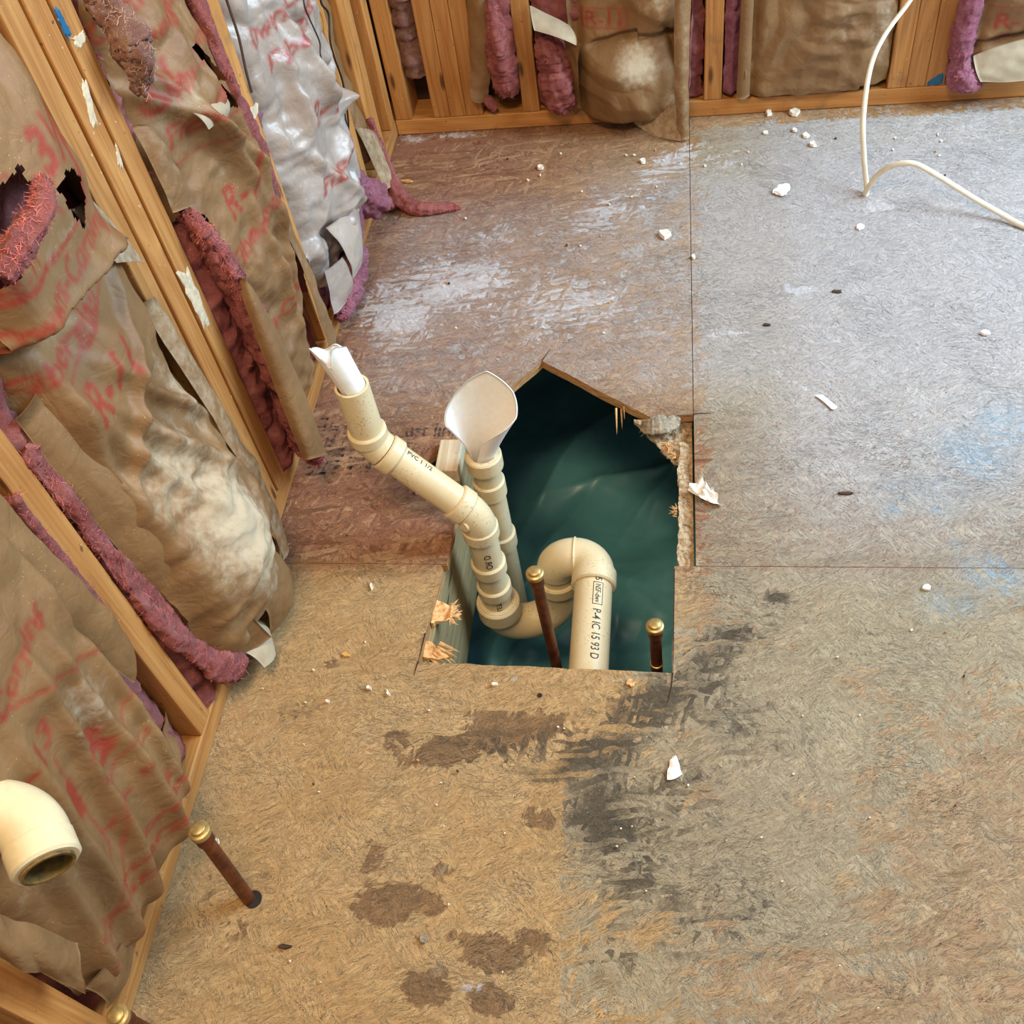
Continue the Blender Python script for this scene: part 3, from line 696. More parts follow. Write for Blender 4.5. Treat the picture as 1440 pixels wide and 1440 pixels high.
for x0 in (.003, .092, .1305, .169, .298, .697, 1.080, 1.1185, 1.157, 1.563, 1.97):
    studs_back[x0] = wall_part_stud(wb, x0, 0, False)
# a lone board of the wall corner standing behind the left wall studs
part_box('corner_board', -.0885, -.045, 2.0155, 2.0875, .038, HT, M['stud'], wl, 'z', .002)

def smear(name, pts, h, mat, parent, wall='left', seed=1, label=None, th=.0012):
    """paint or plaster patch, a thin irregular crust on a framing face"""
    p = np.array(pts, float); q = []
    for i in range(len(p)):
        a, b = p[i], p[(i + 1) % len(p)]
        for t in np.linspace(0, 1, 6, endpoint=False): q.append(a + (b - a) * t)
    q = np.array(q); r = np.random.default_rng(seed); c = q.mean(0); q = c + (q - c) * r.uniform(.72, 1.12, (len(q), 1)); n = len(q)
    to = (lambda s, hh: np.c_[np.full(len(s), hh), s]) if wall == 'left' else (lambda s, hh: np.c_[s[:, 0], np.full(len(s), YB - hh), s[:, 1]])
    V = np.vstack([to(q, h), to(c + (q - c) * .85, h + th)])
    F = [(i, (i + 1) % n, n + (i + 1) % n, n + i) for i in range(n)] + [tuple(range(n, 2 * n))]
    return mk(name, V, F, mat, parent, smooth=False, label=label)
def yz(u, v, x=0.0): return P(u, v, x=x)[1:]
smear('plaster_smear', [yz(112, 110), yz(122, 112), yz(134, 165), yz(138, 180), yz(128, 178), yz(118, 140)], .0003, M['smear'], wl, seed=2, label='white plaster smear on the middle stud of the trio')
smear('plaster_smear', [yz(160, 198), yz(164, 205), yz(172, 232), yz(172, 240), yz(165, 232)], .0003, M['smear'], wl, seed=3)
smear('plaster_smear', [yz(100, 55), yz(116, 42), yz(121, 55), yz(110, 70)], .0003, M['smear'], wl, seed=4)
smear('plaster_smear', [yz(248, 385), yz(262, 368), yz(294, 450), yz(287, 465)], .0003, M['smear'], wl, seed=5)
smear('blue_mark', [yz(72, 8), yz(82, 12), yz(100, 45), yz(96, 58), yz(90, 50)], .0003, M['blue'], wl, seed=6, label='blue paint mark on the trio of studs')
smear('plaster_smear', [yz(348, 155), yz(362, 142), yz(364, 158), yz(356, 170)], .0003, M['smear'], wl, seed=7)
def xz(u, v, y=YB): return P(u, v, y=y)[[0, 2]]
smear('blue_mark', [(1.158, .040), (1.194, .040), (1.194, .057), (1.188, .068), (1.159, .052)], .0003, M['blue'], wb, 'back', 8, 'blue paint at the foot of the right stud')

# ------------------------------------------------------------------ insulation batts
def to_wall(wall, U, Z, H):
    return np.stack([H, U, Z], -1) if wall == 'left' else np.stack([U, YB - H, Z], -1)

def kraft(parent, wall, u0, u1, z0, z1, hfun, texts=(), lines=(), dust=(), tears=(), mat='kraft', du=.003, warp=None, name='paper_facing', label=None):
    nu = int((u1 - u0) / du) + 1; nz = int((z1 - z0) / du) + 1
    U, Z = np.meshgrid(np.linspace(u0, u1, nu), np.linspace(z0, z1, nz), indexing='ij')
    H = hfun(U, Z); ink = np.zeros_like(U)
    for t in texts: ink_text(ink, U, Z, *t[0], **t[1])
    for pts, wd in lines: ink_line(ink, U, Z, pts, wd)
    for _ in range(1): ink = (ink * 2 + np.roll(ink, 1, 0) + np.roll(ink, -1, 0) + np.roll(ink, 1, 1) + np.roll(ink, -1, 1)) / 6
    D = np.zeros_like(U)
    for (a, b, ra, rb, s) in dust: D = np.maximum(D, s * np.exp(-(((U - a) / ra) ** 2 + ((Z - b) / rb) ** 2)))
    UU, ZZ = (U, Z) if warp is None else warp(U, Z)
    G = to_wall(wall, UU, ZZ, H); F = gridfaces(nu, nz)
    if wall == 'back': F = F[:, ::-1]
    if tears:
        k = np.zeros_like(U, bool); jit = fbm(U * 60, Z * 60, 77, 3) * .02
        for poly in tears: k |= inside(poly, U + jit, Z + jit)
        k = k.reshape(-1); keep = ~(k[F].any(1)); F = F[keep]
    return mk(name, G, F, M[mat], parent, attrs=dict(ink=ink.reshape(-1), dust=D.reshape(-1)), label=label)

def fluffmesh(name, G, mat, parent, amp=.006, seed=1, nf=500, fl=.02, closev=False, sc=60, label=None, **k):
    """glass wool: lumpy surface plus loose fibres, one mesh"""
    N = gnormals(G); nu, nv = G.shape[:2]
    a = np.cumsum(np.r_[0, np.linalg.norm(np.diff(G[:, nv // 2], axis=0), axis=1)]); b = np.cumsum(np.r_[0, np.linalg.norm(np.diff(G[nu // 2], axis=0), axis=1)])
    A, B = np.meshgrid(a, b, indexing='ij')
    if closev: B = np.abs(B - B.max() / 2)
    d = fbm(A * sc * .35, B * sc * .9, seed, 5) * amp * 3.6 + np.abs(fbm(A * 24 + B * 11, B * 95 - A * 9, seed + 31, 4)) * -amp * 1.7 + (vnoise(A * 300, B * 420, seed + 4) - .5) * amp * .25
    G = G + N * d[..., None]; F = gridfaces(nu, nv, closev=closev); r = np.random.default_rng(seed)
    I = r.integers(1, nu - 1, nf); J = r.integers(1, nv - 1, nf); p = G[I, J]; n = N[I, J]
    tu = np.gradient(G, axis=0)[I, J]; tu /= np.linalg.norm(tu, axis=1, keepdims=True) + 1e-9; tv = np.cross(n, tu)
    an = r.uniform(0, 2 * math.pi, nf)[:, None]; dr = tu * np.cos(an) + tv * np.sin(an)
    l = (fl * .55 * r.uniform(.3, 1, nf))[:, None]; wd = .0003; s = np.cross(dr, n) * wd
    bend = (tu * -np.sin(an) + tv * np.cos(an)) * r.normal(0, .45, (nf, 1))
    p1 = p + n * l * .12 + dr * l * .35; p2 = p + n * l * (.10 + r.normal(0, .07, (nf, 1))) + dr * l * .7 + bend * l * .5; p3 = p + dr * l + bend * l * 1.1 + n * l * r.normal(.05, .08, (nf, 1))
    FV = np.stack([p - s, p + s, p1 - s, p1 + s, p2 - s, p2 + s, p3 - s, p3 + s], 1).reshape(-1, 3); o = nu * nv + np.arange(nf) * 8
    FF = np.concatenate([np.stack([o + i, o + i + 1, o + i + 3, o + i + 2], 1) for i in (0, 2, 4)])
    return mk(name, np.vstack([G.reshape(-1, 3), FV]), np.vstack([F, FF]), None, parent, label=label, mats=[M[mat], M[mat + '_fibre']], midx=[0] * len(F) + [1] * len(FF), **k)

def fluff_bay(parent, wall, u0, u1, z0, z1, h, mat='pink', seed=1, nf=700, amp=.006, depth=.08, name='glass_wool', label=None, du=.006):
    """front and underside of the wool filling a stud bay"""
    nu = max(6, int((u1 - u0) / du)); zs = np.r_[np.full(5, z0), np.arange(z0, z1, du)]
    back = np.r_[np.linspace(depth, .006, 5), np.zeros(len(zs) - 5)]; zl = np.r_[np.linspace(.010, 0, 5), np.zeros(len(zs) - 5)]
    us = np.linspace(u0, u1, nu); U, Z = np.meshgrid(us, zs + zl, indexing='ij')
    hh = h(U, Z) if callable(h) else np.full_like(U, h)
    edge = .012 * (np.exp(-((U - u0) / .010) ** 2) + np.exp(-((U - u1) / .010) ** 2))
    H = hh - back[None, :] - edge
    G = to_wall(wall, U, Z, H)
    if wall == 'back': G = G[::-1]
    return fluffmesh(name, G, mat, parent, amp, seed, nf, label=label)

def fluff_tube(name, pts, rad, mat, parent, seed=1, nf=300, amp=.005, ns=22, n=60, sx=1., sy=1., fl=.020, label=None, **k):
    nf = int(nf * 3.2); n = n * 2; path = spline(pts, n); rr = np.interp(np.linspace(0, 1, n), np.linspace(0, 1, len(rad)), rad)
    ns = ns * 2; rr = rr * (1 + .55 * fbm(np.arange(n) * .16, np.full(n, seed * 3.1), seed, 3))
    G = tube_grid(path, rr, ns, sx, sy)
    G = np.concatenate([path[:1, None, :].repeat(ns, 1) * .999 + G[:1] * .001, G, path[-1:, None, :].repeat(ns, 1) * .999 + G[-1:] * .001], 0)
    return fluffmesh(name, G, mat, parent, amp, seed, nf, fl, closev=True, label=label, **k)

def patch(name, ctrl, parent, mat='kraft', nu=36, nv=24, amp=.002, lam=.06, seed=1, dust=0., label=None, **k):
    """loose curled piece of paper from a net of control points, about a millimetre thick"""
    G = bez(ctrl, nu, nv); N = gnormals(G)
    A, B = np.meshgrid(np.linspace(0, np.linalg.norm(G[-1, nv // 2] - G[0, nv // 2]), nu), np.linspace(0, np.linalg.norm(G[nu // 2, -1] - G[nu // 2, 0]), nv), indexing='ij')
    G = G + N * crumple(A, B, amp, lam, seed)[..., None]
    t = .0007; G2 = G - N * t; n = nu * nv; F = [tuple(f) for f in gridfaces(nu, nv)] + [tuple(f[::-1]) for f in gridfaces(nu, nv, off=n)]
    idx = np.arange(n).reshape(nu, nv)
    for line in (idx[0], idx[-1][::-1], idx[:, 0][::-1], idx[:, -1]):
        for a, b in zip(line[:-1], line[1:]): F.append((int(b), int(a), int(a) + n, int(b) + n))
    return mk(name, np.vstack([G.reshape(-1, 3), G2.reshape(-1, 3)]), F, M[mat], parent, attrs=dict(ink=np.zeros(2 * n), dust=np.full(2 * n, dust)), label=label, **k)

def g2(U, Z, a, b, ra, rb): return np.exp(-(((U - a) / ra) ** 2 + ((Z - b) / rb) ** 2))
def edgetuck(U, u0, u1, r=.03, d=.03): return -d * (np.exp(-((U - u0) / r) ** 2) + np.exp(-((U - u1) / r) ** 2))

OWC = 'Owens-Corning'; FBG = 'Fiberglas'
BG = 'paper faced batts of the left wall'
# ---- batt A: bay beside the lower left pipe
bA = thing('insulation_batt', 'kraft paper faced batt with large red 13 beside the cream pipe opening', 'insulation', (0, .406, .04), BG)
def hA(U, Z):
    h = .018 + .030 * g2(U, Z, .42, .22, .12, .20) + .03 * g2(U, Z, .40, .52, .16, .16) + crumple(U, Z, .011, .12, 101)
    for k, (a, sl, wd, am) in enumerate([(.33, .16, .014, .020), (.385, .20, .011, .018), (.44, .12, .012, .020), (.49, .1, .010, .014), (.29, .2, .012, .014)]):
        h = h + am * np.exp(-((U - a - sl * (Z - .25)) / wd) ** 2) * sm(.62, .30, Z)
    h = h + edgetuck(U, .232, .545, .022, .03) - .02 * np.exp(-((Z - .43) / .02) ** 2) * sm(.47, .54, U)
    return h - .045 * sm(.12, .05, Z)
tA = [((OWC, .375, .180, .20, .026), {}), ((FBG, .40, .150, .17, .024), {}), (('R-11', .46, .118, .07, .02), {}), (('13', .40, .335, .085, .052), dict(shear=.1)),
      (('V A P O R', .44, .262, .16, .014), dict(shear=0, bold=.0)), ((FBG, .37, .60, .2, .03), {}), ((OWC, .37, .50, .24, .032), dict(ang=.05)), (('R-13', .36, .43, .09, .03), {}),
      ((OWC, .39, .90, .25, .04), {}), ((FBG, .39, .84, .22, .035), {})]
kraft(bA, 'left', .236, .536, .055, 1.25, hA, tA, [([(.25, .70), (.30, .56), (.52, .385)], .004), ([(.30, .10), (.40, .29), (.52, .33)], .003), ([(.26, .12), (.36, .25), (.38, .40)], .003), ([(.27, .46), (.34, .43), (.33, .37), (.27, .40), (.27, .46)], .003)],
      [(.45, .38, .05, .06, .5), (.30, .33, .08, .08, .35)], tears=[[(.512, .385), (.545, .36), (.545, .20), (.530, .25), (.518, .33)]])
fluff_bay(bA, 'left', .232, .581, .045, 1.25, -.014, 'pink', 11, 500)
patch('side_flange', [[(.012, .560, .62), (.012, .540, .62), (.004, .522, .62)], [(.010, .566, .48), (.016, .548, .48), (.008, .520, .48)], [(.020, .575, .38), (.030, .555, .37), (.004, .524, .37)], [(.012, .576, .30), (.016, .566, .26), (.006, .548, .25)]], bA, amp=.003, seed=4)
patch('side_flange', [[(-.02, .580, .12), (-.01, .545, .10), (.005, .50, .14)], [(-.03, .580, .07), (0, .55, .06), (.012, .49, .08)], [(-.04, .578, .045), (-.01, .55, .043), (.002, .48, .045)]], bA, amp=.004, seed=5)
patch('bottom_flap', [[P(-25, 1285, x=.03), P(45, 1292, x=.045), P(112, 1325, x=.035)], [P(-15, 1318, x=.05), P(45, 1335, x=.065), P(110, 1362, x=.045)], [P(-10, 1340, x=.035), P(52, 1368, x=.04), P(118, 1395, x=.03)]], bA, amp=.005, seed=6, nu=40, nv=40)
patch('bottom_flap', [[(.01, .238, .14), (.04, .262, .15), (.03, .30, .12)], [(.02, .240, .10), (.035, .268, .09), (.015, .30, .07)], [(.0, .236, .06), (.012, .27, .05), (.0, .31, .045)]], bA, amp=.004, seed=7)
fluff_tube('wool_edge', [(.0, .582, .55), (-.004, .581, .46), (-.002, .582, .37), (0, .580, .33)], [.006, .009, .008, .004], 'pink', bA, 14, 120, .003)

# ---- batt B: dusty bulging bay
bB = thing('insulation_batt', 'dusty kraft paper batt bulging onto the bottom plate beside the three studs', 'insulation', (0, .78, .0), BG)
def hB(U, Z):
    up = sm(.60, .66, Z)
    zf = .645 - .18 * (U - .78)
    sag = .045 * np.exp(-np.clip(Z - zf, 0, 1) / .06) * (Z > zf) + .030 * sm(.64, .74, Z) * sm(.95, .80, Z)
    h = .012 + sag * sm(.93, .86, U) + .028 * g2(U, Z, .76, .55, .12, .07)
    h = h - .022 * np.exp(-((Z - zf + .008) / .008) ** 2) * sm(.90, .84, U)
    for a, b, s, wd, am in [(.80, .40, -.55, .016, .022), (.74, .42, -.30, .013, .018), (.69, .44, .0, .012, .014), (.85, .42, -.65, .012, .016), (.78, .50, .9, .012, .016)]:
        h = h + am * np.exp(-(((U - a) - s * (Z - b)) / wd) ** 2) * np.exp(-((Z - b) / .12) ** 2)
    h = h + .085 * g2(U, Z, .775, .20, .13, .16) * sm(.02, .10, Z) + crumple(U, Z, .011, .10, 201) + crumple(U, Z, .007, .05, 202) * sm(.52, .40, Z)
    return h + edgetuck(U, .655, .928, .020, .034)
tB = [(('3½', .845, .775, .07, .05), dict(shear=0, bold=.03)), ((OWC, .762, .672, .235, .036), {}), ((FBG, .735, .606, .17, .034), {}), (('R-11', .75, .545, .10, .05), {}), (('R-11', .74, .90, .13, .06), {}), ((OWC, .79, .97, .24, .04), {}),
      (('R-11', .70, .725, .07, .022), {})]
kraft(bB, 'left', .66, .925, .01, 1.25, hB, tB, [([(.87, .80), (.855, .70), (.76, .70), (.66, .715)], .007), ([(.90, .66), (.86, .61), (.70, .585)], .003), ([(.66, .80), (.76, .79), (.80, .72)], .004)],
      [(.78, .26, .09, .13, .95), (.76, .38, .08, .08, .7), (.79, .70, .08, .04, .35), (.87, .40, .03, .1, .6), (.77, .11, .10, .08, .5), (.75, .63, .05, .02, .4)],
      tears=[[(.66, .775), (.72, .785), (.785, .775), (.79, .745), (.74, .735), (.66, .735)], [(.805, .735), (.835, .745), (.858, .725), (.85, .70), (.825, .685), (.815, .705)], [(.878, .85), (.886, .85), (.892, .80), (.884, .75), (.879, .80)]])
fluff_bay(bB, 'left', .626, .93, .03, 1.25, lambda U, Z: -.008 + .010 * sm(.67, .64, U) + .030 * g2(U, Z, .72, .755, .06, .03) + 0 * Z, 'pink', 12, 1100, .007)
fluff_tube('torn_wool', [(.055, .672, .745), (.065, .70, .755), (.068, .735, .758), (.06, .77, .762), (.05, .80, .757)], [.012, .015, .014, .010, .004], 'pink', bB, 15, 420, .006, label='bright torn pink wool in the rip of the upper paper')
# flange on the triple stud, curled side strip, strip beside the lower stud
patch('side_flange', [[(.030, .845, .695), (.030, .872, .685), (.012, .905, .672)], [(.036, .850, .645), (.034, .890, .625), (.014, .93, .61)], [(.034, .865, .612), (.03, .895, .592), (.020, .935, .560)]], bB, amp=.0015, seed=8, dust=.6, label='pale loose paper corner lying over the stud')
patch('side_flange', [[(.008, .905, .52), (.020, .925, .52), (.006, .945, .50)], [(.03, .892, .40), (.045, .925, .38), (.01, .950, .38)], [(.05, .89, .25), (.062, .93, .24), (.018, .955, .22)], [(.055, .885, .13), (.07, .93, .12), (.02, .950, .10)], [(.05, .870, .055), (.055, .905, .045), (.022, .935, .03)]], bB, amp=.004, seed=9, dust=.45, label='curled grey paper edge along the three studs')
patch('side_flange', [[(.004, .640, .60), (.014, .655, .60), (.012, .68, .60)], [(.004, .644, .45), (.020, .658, .45), (.028, .69, .45)], [(.008, .652, .28), (.026, .664, .28), (.05, .70, .28)], [(.014, .668, .14), (.034, .676, .14), (.07, .715, .14)], [(.02, .685, .06), (.036, .692, .06), (.07, .73, .06)]], bB, amp=.0025, seed=10, label='brown paper strip folded beside the lower stud')
patch('bottom_flap', [[(.035, .70, .075), (.05, .73, .07), (.04, .76, .06)], [(.055, .70, .055), (.075, .73, .05), (.05, .77, .035)], [(.06, .695, .035), (.082, .72, .03), (.04, .755, .006)]], bB, mat='paper_back', amp=.002, seed=11, label='pale bent paper corner at the foot of the batt')
patch('bottom_flap', [[(.045, .76, .14), (.075, .80, .13), (.05, .85, .12)], [(.075, .765, .08), (.105, .80, .075), (.075, .86, .06)], [(.04, .76, .012), (.075, .80, .008), (.05, .86, .006)]], bB, amp=.004, seed=12)
patch('bottom_flap', [[(.02, .86, .065), (.035, .885, .06), (.02, .915, .06)], [(.03, .855, .04), (.05, .885, .035), (.025, .92, .03)], [(.022, .85, .008), (.04, .885, .006), (.012, .93, .004)]], bB, mat='kraft', amp=.001, seed=13, dust=.5)
fluff_tube('wool_edge', [(.0, .634, .56), (.002, .636, .45), (.004, .640, .32), (.010, .650, .20), (.020, .664, .11), (.028, .69, .05)], [.010, .014, .016, .020, .024, .026], 'pink', bB, 16, 700, .006, n=110, sx=1.0, sy=.5, label='pink wool squeezed out beside the lower stud')

# ---- batt C: bay with peeled facing
bC = thing('insulation_batt', 'kraft paper batt with peeled lower edge and exposed red wool right of the three studs', 'insulation', (0, 1.22, .02), BG)
def hC(U, Z):
    h = .006 + .030 * g2(U, Z, 1.23, .45, .09, .30) + .018 * g2(U, Z, 1.19, .62, .09, .05) + crumple(U, Z, .013, .12, 301) + crumple(U, Z, .006, .05, 302)
    for a, b, s, wd, am in [(1.20, .55, -.5, .014, .02), (1.27, .50, -.2, .012, .018), (1.17, .60, -.9, .012, .016), (1.30, .35, .1, .014, .02), (1.24, .30, -.15, .012, .018)]:
        h = h + am * np.exp(-(((U - a) - s * (Z - b)) / wd) ** 2) * np.exp(-((Z - b) / .15) ** 2)
    h = h + edgetuck(U, 1.075, 1.345, .022, .03)
    return h - .01 * sm(.1, .04, Z)
tC = [((OWC, 1.20, .755, .24, .032), {}), ((FBG, 1.205, .715, .20, .032), {}), ((OWC, 1.21, .655, .22, .03), dict(ang=-.03)), ((FBG, 1.20, .605, .18, .035), {}), (('3½', 1.14, .665, .07, .045), dict(shear=0, bold=.03)), (('R-11', 1.22, .47, .10, .05), {}), ((FBG, 1.22, .40, .2, .035), {}), ((OWC, 1.22, .24, .22, .035), {}), (('R-11', 1.22, .83, .12, .05), {})]
kraft(bC, 'left', 1.072, 1.345, .045, 1.15, hC, tC, [([(1.09, .58), (1.20, .56), (1.33, .58)], .003)], [(1.16, .64, .06, .03, .5), (1.25, .34, .05, .12, .35), (1.20, .52, .06, .05, .3)],
      tears=[[(1.225, .665), (1.245, .66), (1.262, .60), (1.26, .575), (1.235, .585)], [(1.06, .50), (1.10, .52), (1.125, .46), (1.145, .30), (1.14, .04), (1.06, .04)]])
fluff_bay(bC, 'left', 1.063, 1.382, .04, 1.15, lambda U, Z: -.012 + .018 * sm(1.17, 1.12, U) * sm(.52, .44, Z), 'pink', 13, 700, .006)
fluff_tube('exposed_wool', [(.012, 1.082, .53), (.022, 1.092, .46), (.030, 1.098, .37), (.034, 1.098, .26), (.036, 1.097, .16), (.036, 1.098, .075), (.034, 1.098, .045)], [.012, .024, .029, .030, .030, .030, .024], 'pink', bC, 17, 2200, .007, n=120, ns=30, fl=.024, sx=1.35, sy=.6, label='deep red-pink wool bared along the three studs')
patch('peeled_facing', [[P(332, 388, x=.045), P(345, 392, x=.065), P(352, 400, x=.06)], [P(352, 455, x=.055), P(372, 440, x=.08), P(395, 465, x=.07)], [P(385, 545, x=.06), P(408, 530, x=.09), P(424, 540, x=.08)], [P(412, 610, x=.06), P(428, 596, x=.09), P(448, 600, x=.08)], [P(426, 648, x=.06), P(440, 645, x=.085), P(460, 640, x=.08)]], bC, amp=.0015, seed=14, label='stiff brown strip of facing standing away from the wool')
patch('torn_tab', [[(.030, 1.145, .635), (.045, 1.18, .625), (.045, 1.225, .60), (.035, 1.26, .585)], [(.055, 1.14, .625), (.070, 1.175, .612), (.065, 1.225, .588), (.045, 1.26, .575)], [(.050, 1.150, .60), (.052, 1.18, .592), (.05, 1.225, .572), (.03, 1.26, .56)]], bC, mat='paper_back', amp=.002, seed=15, label='grey torn paper tab folded out below the rip')
fluff_tube('wool_strand', [(-.002, 1.352, .72), (0, 1.352, .62), (.004, 1.352, .55), (.006, 1.350, .46), (.006, 1.352, .36), (.004, 1.360, .27), (.002, 1.364, .17)], [.012, .013, .013, .018, .017, .011, .005], 'pink', bC, 18, 420, .004, n=110, label='pink wool strand hanging down beside the fourth stud')
patch('side_flange', [[(.010, 1.325, .40), (.020, 1.345, .40), (.006, 1.372, .38)], [(.034, 1.32, .30), (.042, 1.345, .30), (.010, 1.374, .28)], [(.050, 1.30, .20), (.060, 1.335, .20), (.016, 1.376, .18)], [(.030, 1.315, .10), (.046, 1.345, .09), (.020, 1.382, .08)], [(.026, 1.335, .05), (.03, 1.36, .05), (.022, 1.385, .048)]], bC, amp=.003, seed=16, dust=.3)
# curled flange next to the stud on the left side of the bay
patch('side_flange', [[(.004, 1.060, .66), (.016, 1.072, .66), (.012, 1.09, .64)], [(.012, 1.058, .60), (.032, 1.078, .60), (.02, 1.10, .58)], [(.008, 1.060, .54), (.022, 1.085, .53), (.015, 1.11, .52)]], bC, amp=.003, seed=17, dust=.3)
# scorched dirty wool lump at the top of the trio
fluff_tube('wool_lump', [(.01, 1.085, .80), (.035, 1.075, .765), (.04, 1.07, .735), (.032, 1.068, .70)], [.014, .017, .015, .008], 'pink_dirty', bC, 19, 300, .010, n=40, label='dirty brown wool lump hanging over the stud')

# ---- batt D: glossy crinkled facing
bD = thing('insulation_batt', 'glossy crinkled paper batt catching daylight between the fourth and fifth studs', 'insulation', (0, 1.61, .05), BG)
def hD(U, Z):
    h = .006 + .034 * g2(U, Z, 1.62, .36, .12, .26) + .02 * g2(U, Z, 1.55, .22, .1, .08) + crumple(U, Z, .017, .11, 401) + crumple(U, Z, .009, .05, 402)
    for a, b, s, wd, am in [(1.60, .42, -.25, .016, .025), (1.52, .40, .1, .014, .02), (1.68, .40, -.35, .014, .022), (1.57, .24, -.7, .014, .02), (1.66, .26, .5, .014, .018)]:
        h = h + am * np.exp(-(((U - a) - s * (Z - b)) / wd) ** 2) * np.exp(-((Z - b) / .13) ** 2)
    return h + edgetuck(U, 1.43, 1.80, .02, .03)
kraft(bD, 'left', 1.43, 1.795, .10, 1.0, hD, [((OWC, 1.60, .55, .26, .04), {}), ((FBG, 1.60, .50, .22, .035), {}), (('R-11', 1.60, .38, .12, .05), {}), ((FBG, 1.60, .27, .2, .035), {})], [], [(1.6, .3, .1, .2, .25)], mat='kraft_sheen')
fluff_bay(bD, 'left', 1.425, 1.808, .045, 1.0, -.014, 'pink_cool', 20, 500, .006)
fluff_tube('wool_tuft', [(.0, 1.66, .20), (.018, 1.69, .15), (.03, 1.735, .10), (.02, 1.775, .075), (0, 1.80, .07)], [.022, .032, .034, .026, .012], 'pink_cool', bD, 21, 520, .010, n=60, label='mauve pink wool tuft bulging over the bottom plate')
fluff_tube('wool_tuft', [(.010, 1.66, .14), (.012, 1.62, .085), (.02, 1.57, .06), (.02, 1.52, .05), (.016, 1.47, .045), (.012, 1.445, .045)], [.018, .024, .022, .024, .022, .012], 'pink_cool', bD, 22, 600, .010, n=70)
patch('bottom_flap', [[(.02, 1.50, .20), (.05, 1.56, .19), (.04, 1.62, .18)], [(.05, 1.505, .14), (.075, 1.56, .13), (.05, 1.62, .13)], [(.04, 1.50, .085), (.055, 1.55, .08), (.03, 1.60, .08)]], bD, mat='kraft_sheen', amp=.003, seed=18, dust=.4, label='blue-grey paper flap curling at the foot of the glossy batt')
patch('bottom_flap', [[(.02, 1.43, .16), (.03, 1.45, .15), (.04, 1.48, .15)], [(.015, 1.44, .11), (.035, 1.465, .10), (.045, 1.50, .10)], [(.01, 1.43, .06), (.03, 1.46, .055), (.035, 1.50, .06)]], bD, mat='kraft_sheen', amp=.003, seed=19, dust=.3)

# ---- narrow bay E with the pink tail on the floor
bE = thing('insulation_batt', 'narrow paper strip with pink wool tail lying on the floor near the corner', 'insulation', (0, 1.89, .0), BG)
def hE(U, Z): return -.004 + crumple(U, Z, .006, .06, 501) + .01 * np.sin(Z * 14) + edgetuck(U, 1.852, 1.925, .01, .012)
kraft(bE, 'left', 1.853, 1.925, .10, .9, hE, [], [], [(1.88, .3, .03, .3, .3)])
patch('bottom_flap', [[(.0, 1.850, .19), (.012, 1.88, .17), (.014, 1.915, .14)], [(.018, 1.845, .12), (.03, 1.875, .10), (.036, 1.90, .085)], [(.034, 1.835, .05), (.046, 1.86, .045), (.055, 1.885, .035)]], bE, mat='kraft', amp=.002, seed=20, dust=.55)
fluff_tube('wool_tail', [(.008, 1.925, .16), (.018, 1.915, .12), (.034, 1.89, .065), (.055, 1.85, .022), (.085, 1.825, .012), (.12, 1.818, .010), (.16, 1.822, .008), (.185, 1.826, .005)], [.006, .007, .010, .016, .018, .015, .010, .002], 'pink', bE, 23, 420, .004, n=90, label='pink wool tail trailing over the floor')
fluff_tube('wool_tuft', [(.0, 1.84, .06), (.02, 1.83, .03), (.045, 1.835, .016)], [.014, .014, .008], 'pink', bE, 24, 140, .006, n=30)

# ---- back wall
BB = 'batts of the back wall'
b1 = thing('insulation_strip', 'frayed pale pink wool strip between the corner stud and the three back studs', 'insulation', (.066, YB, .12), BB)
fluff_bay(b1, 'back', .043, .090, .125, .9, lambda U, Z: -.008 + 0 * U, 'pink_dirty', 31, 500, .009, .05)
b2 = thing('insulation_batt', 'narrow pink wool batt with brown paper hanging left of the single back stud', 'insulation', (.25, YB, .06), BB)
fluff_bay(b2, 'back', .238, .296, .085, .9, lambda U, Z: .004 + .008 * np.sin(Z * 30), 'pink', 32, 700, .010, .06)
fluff_tube('wool_tuft', [(.262, YB - .012, .30), (.268, YB - .016, .22), (.270, YB - .014, .15), (.272, YB - .008, .09)], [.012, .026, .028, .020], 'pink', b2, 33, 420, .008, n=50)
patch('paper_facing', [[(.208, YB + .02, .60), (.235, YB - .012, .60), (.262, YB - .004, .60)], [(.208, YB + .015, .30), (.228, YB - .02, .28), (.262, YB - .012, .26)], [(.206, YB + .0, .18), (.222, YB - .030, .19), (.250, YB - .012, .18)], [(.192, YB - .022, .13), (.206, YB - .034, .11), (.236, YB - .01, .115)], [(.190, YB - .030, .10), (.202, YB - .034, .075), (.222, YB - .012, .080)]], b2, amp=.003, seed=21, label='brown paper edge curling out over the stud')
fluff_tube('wool_tuft', [(.212, YB - .006, .10), (.225, YB - .010, .075), (.236, YB - .006, .055)], [.006, .011, .008], 'pink', b2, 34, 90, .004, n=24)
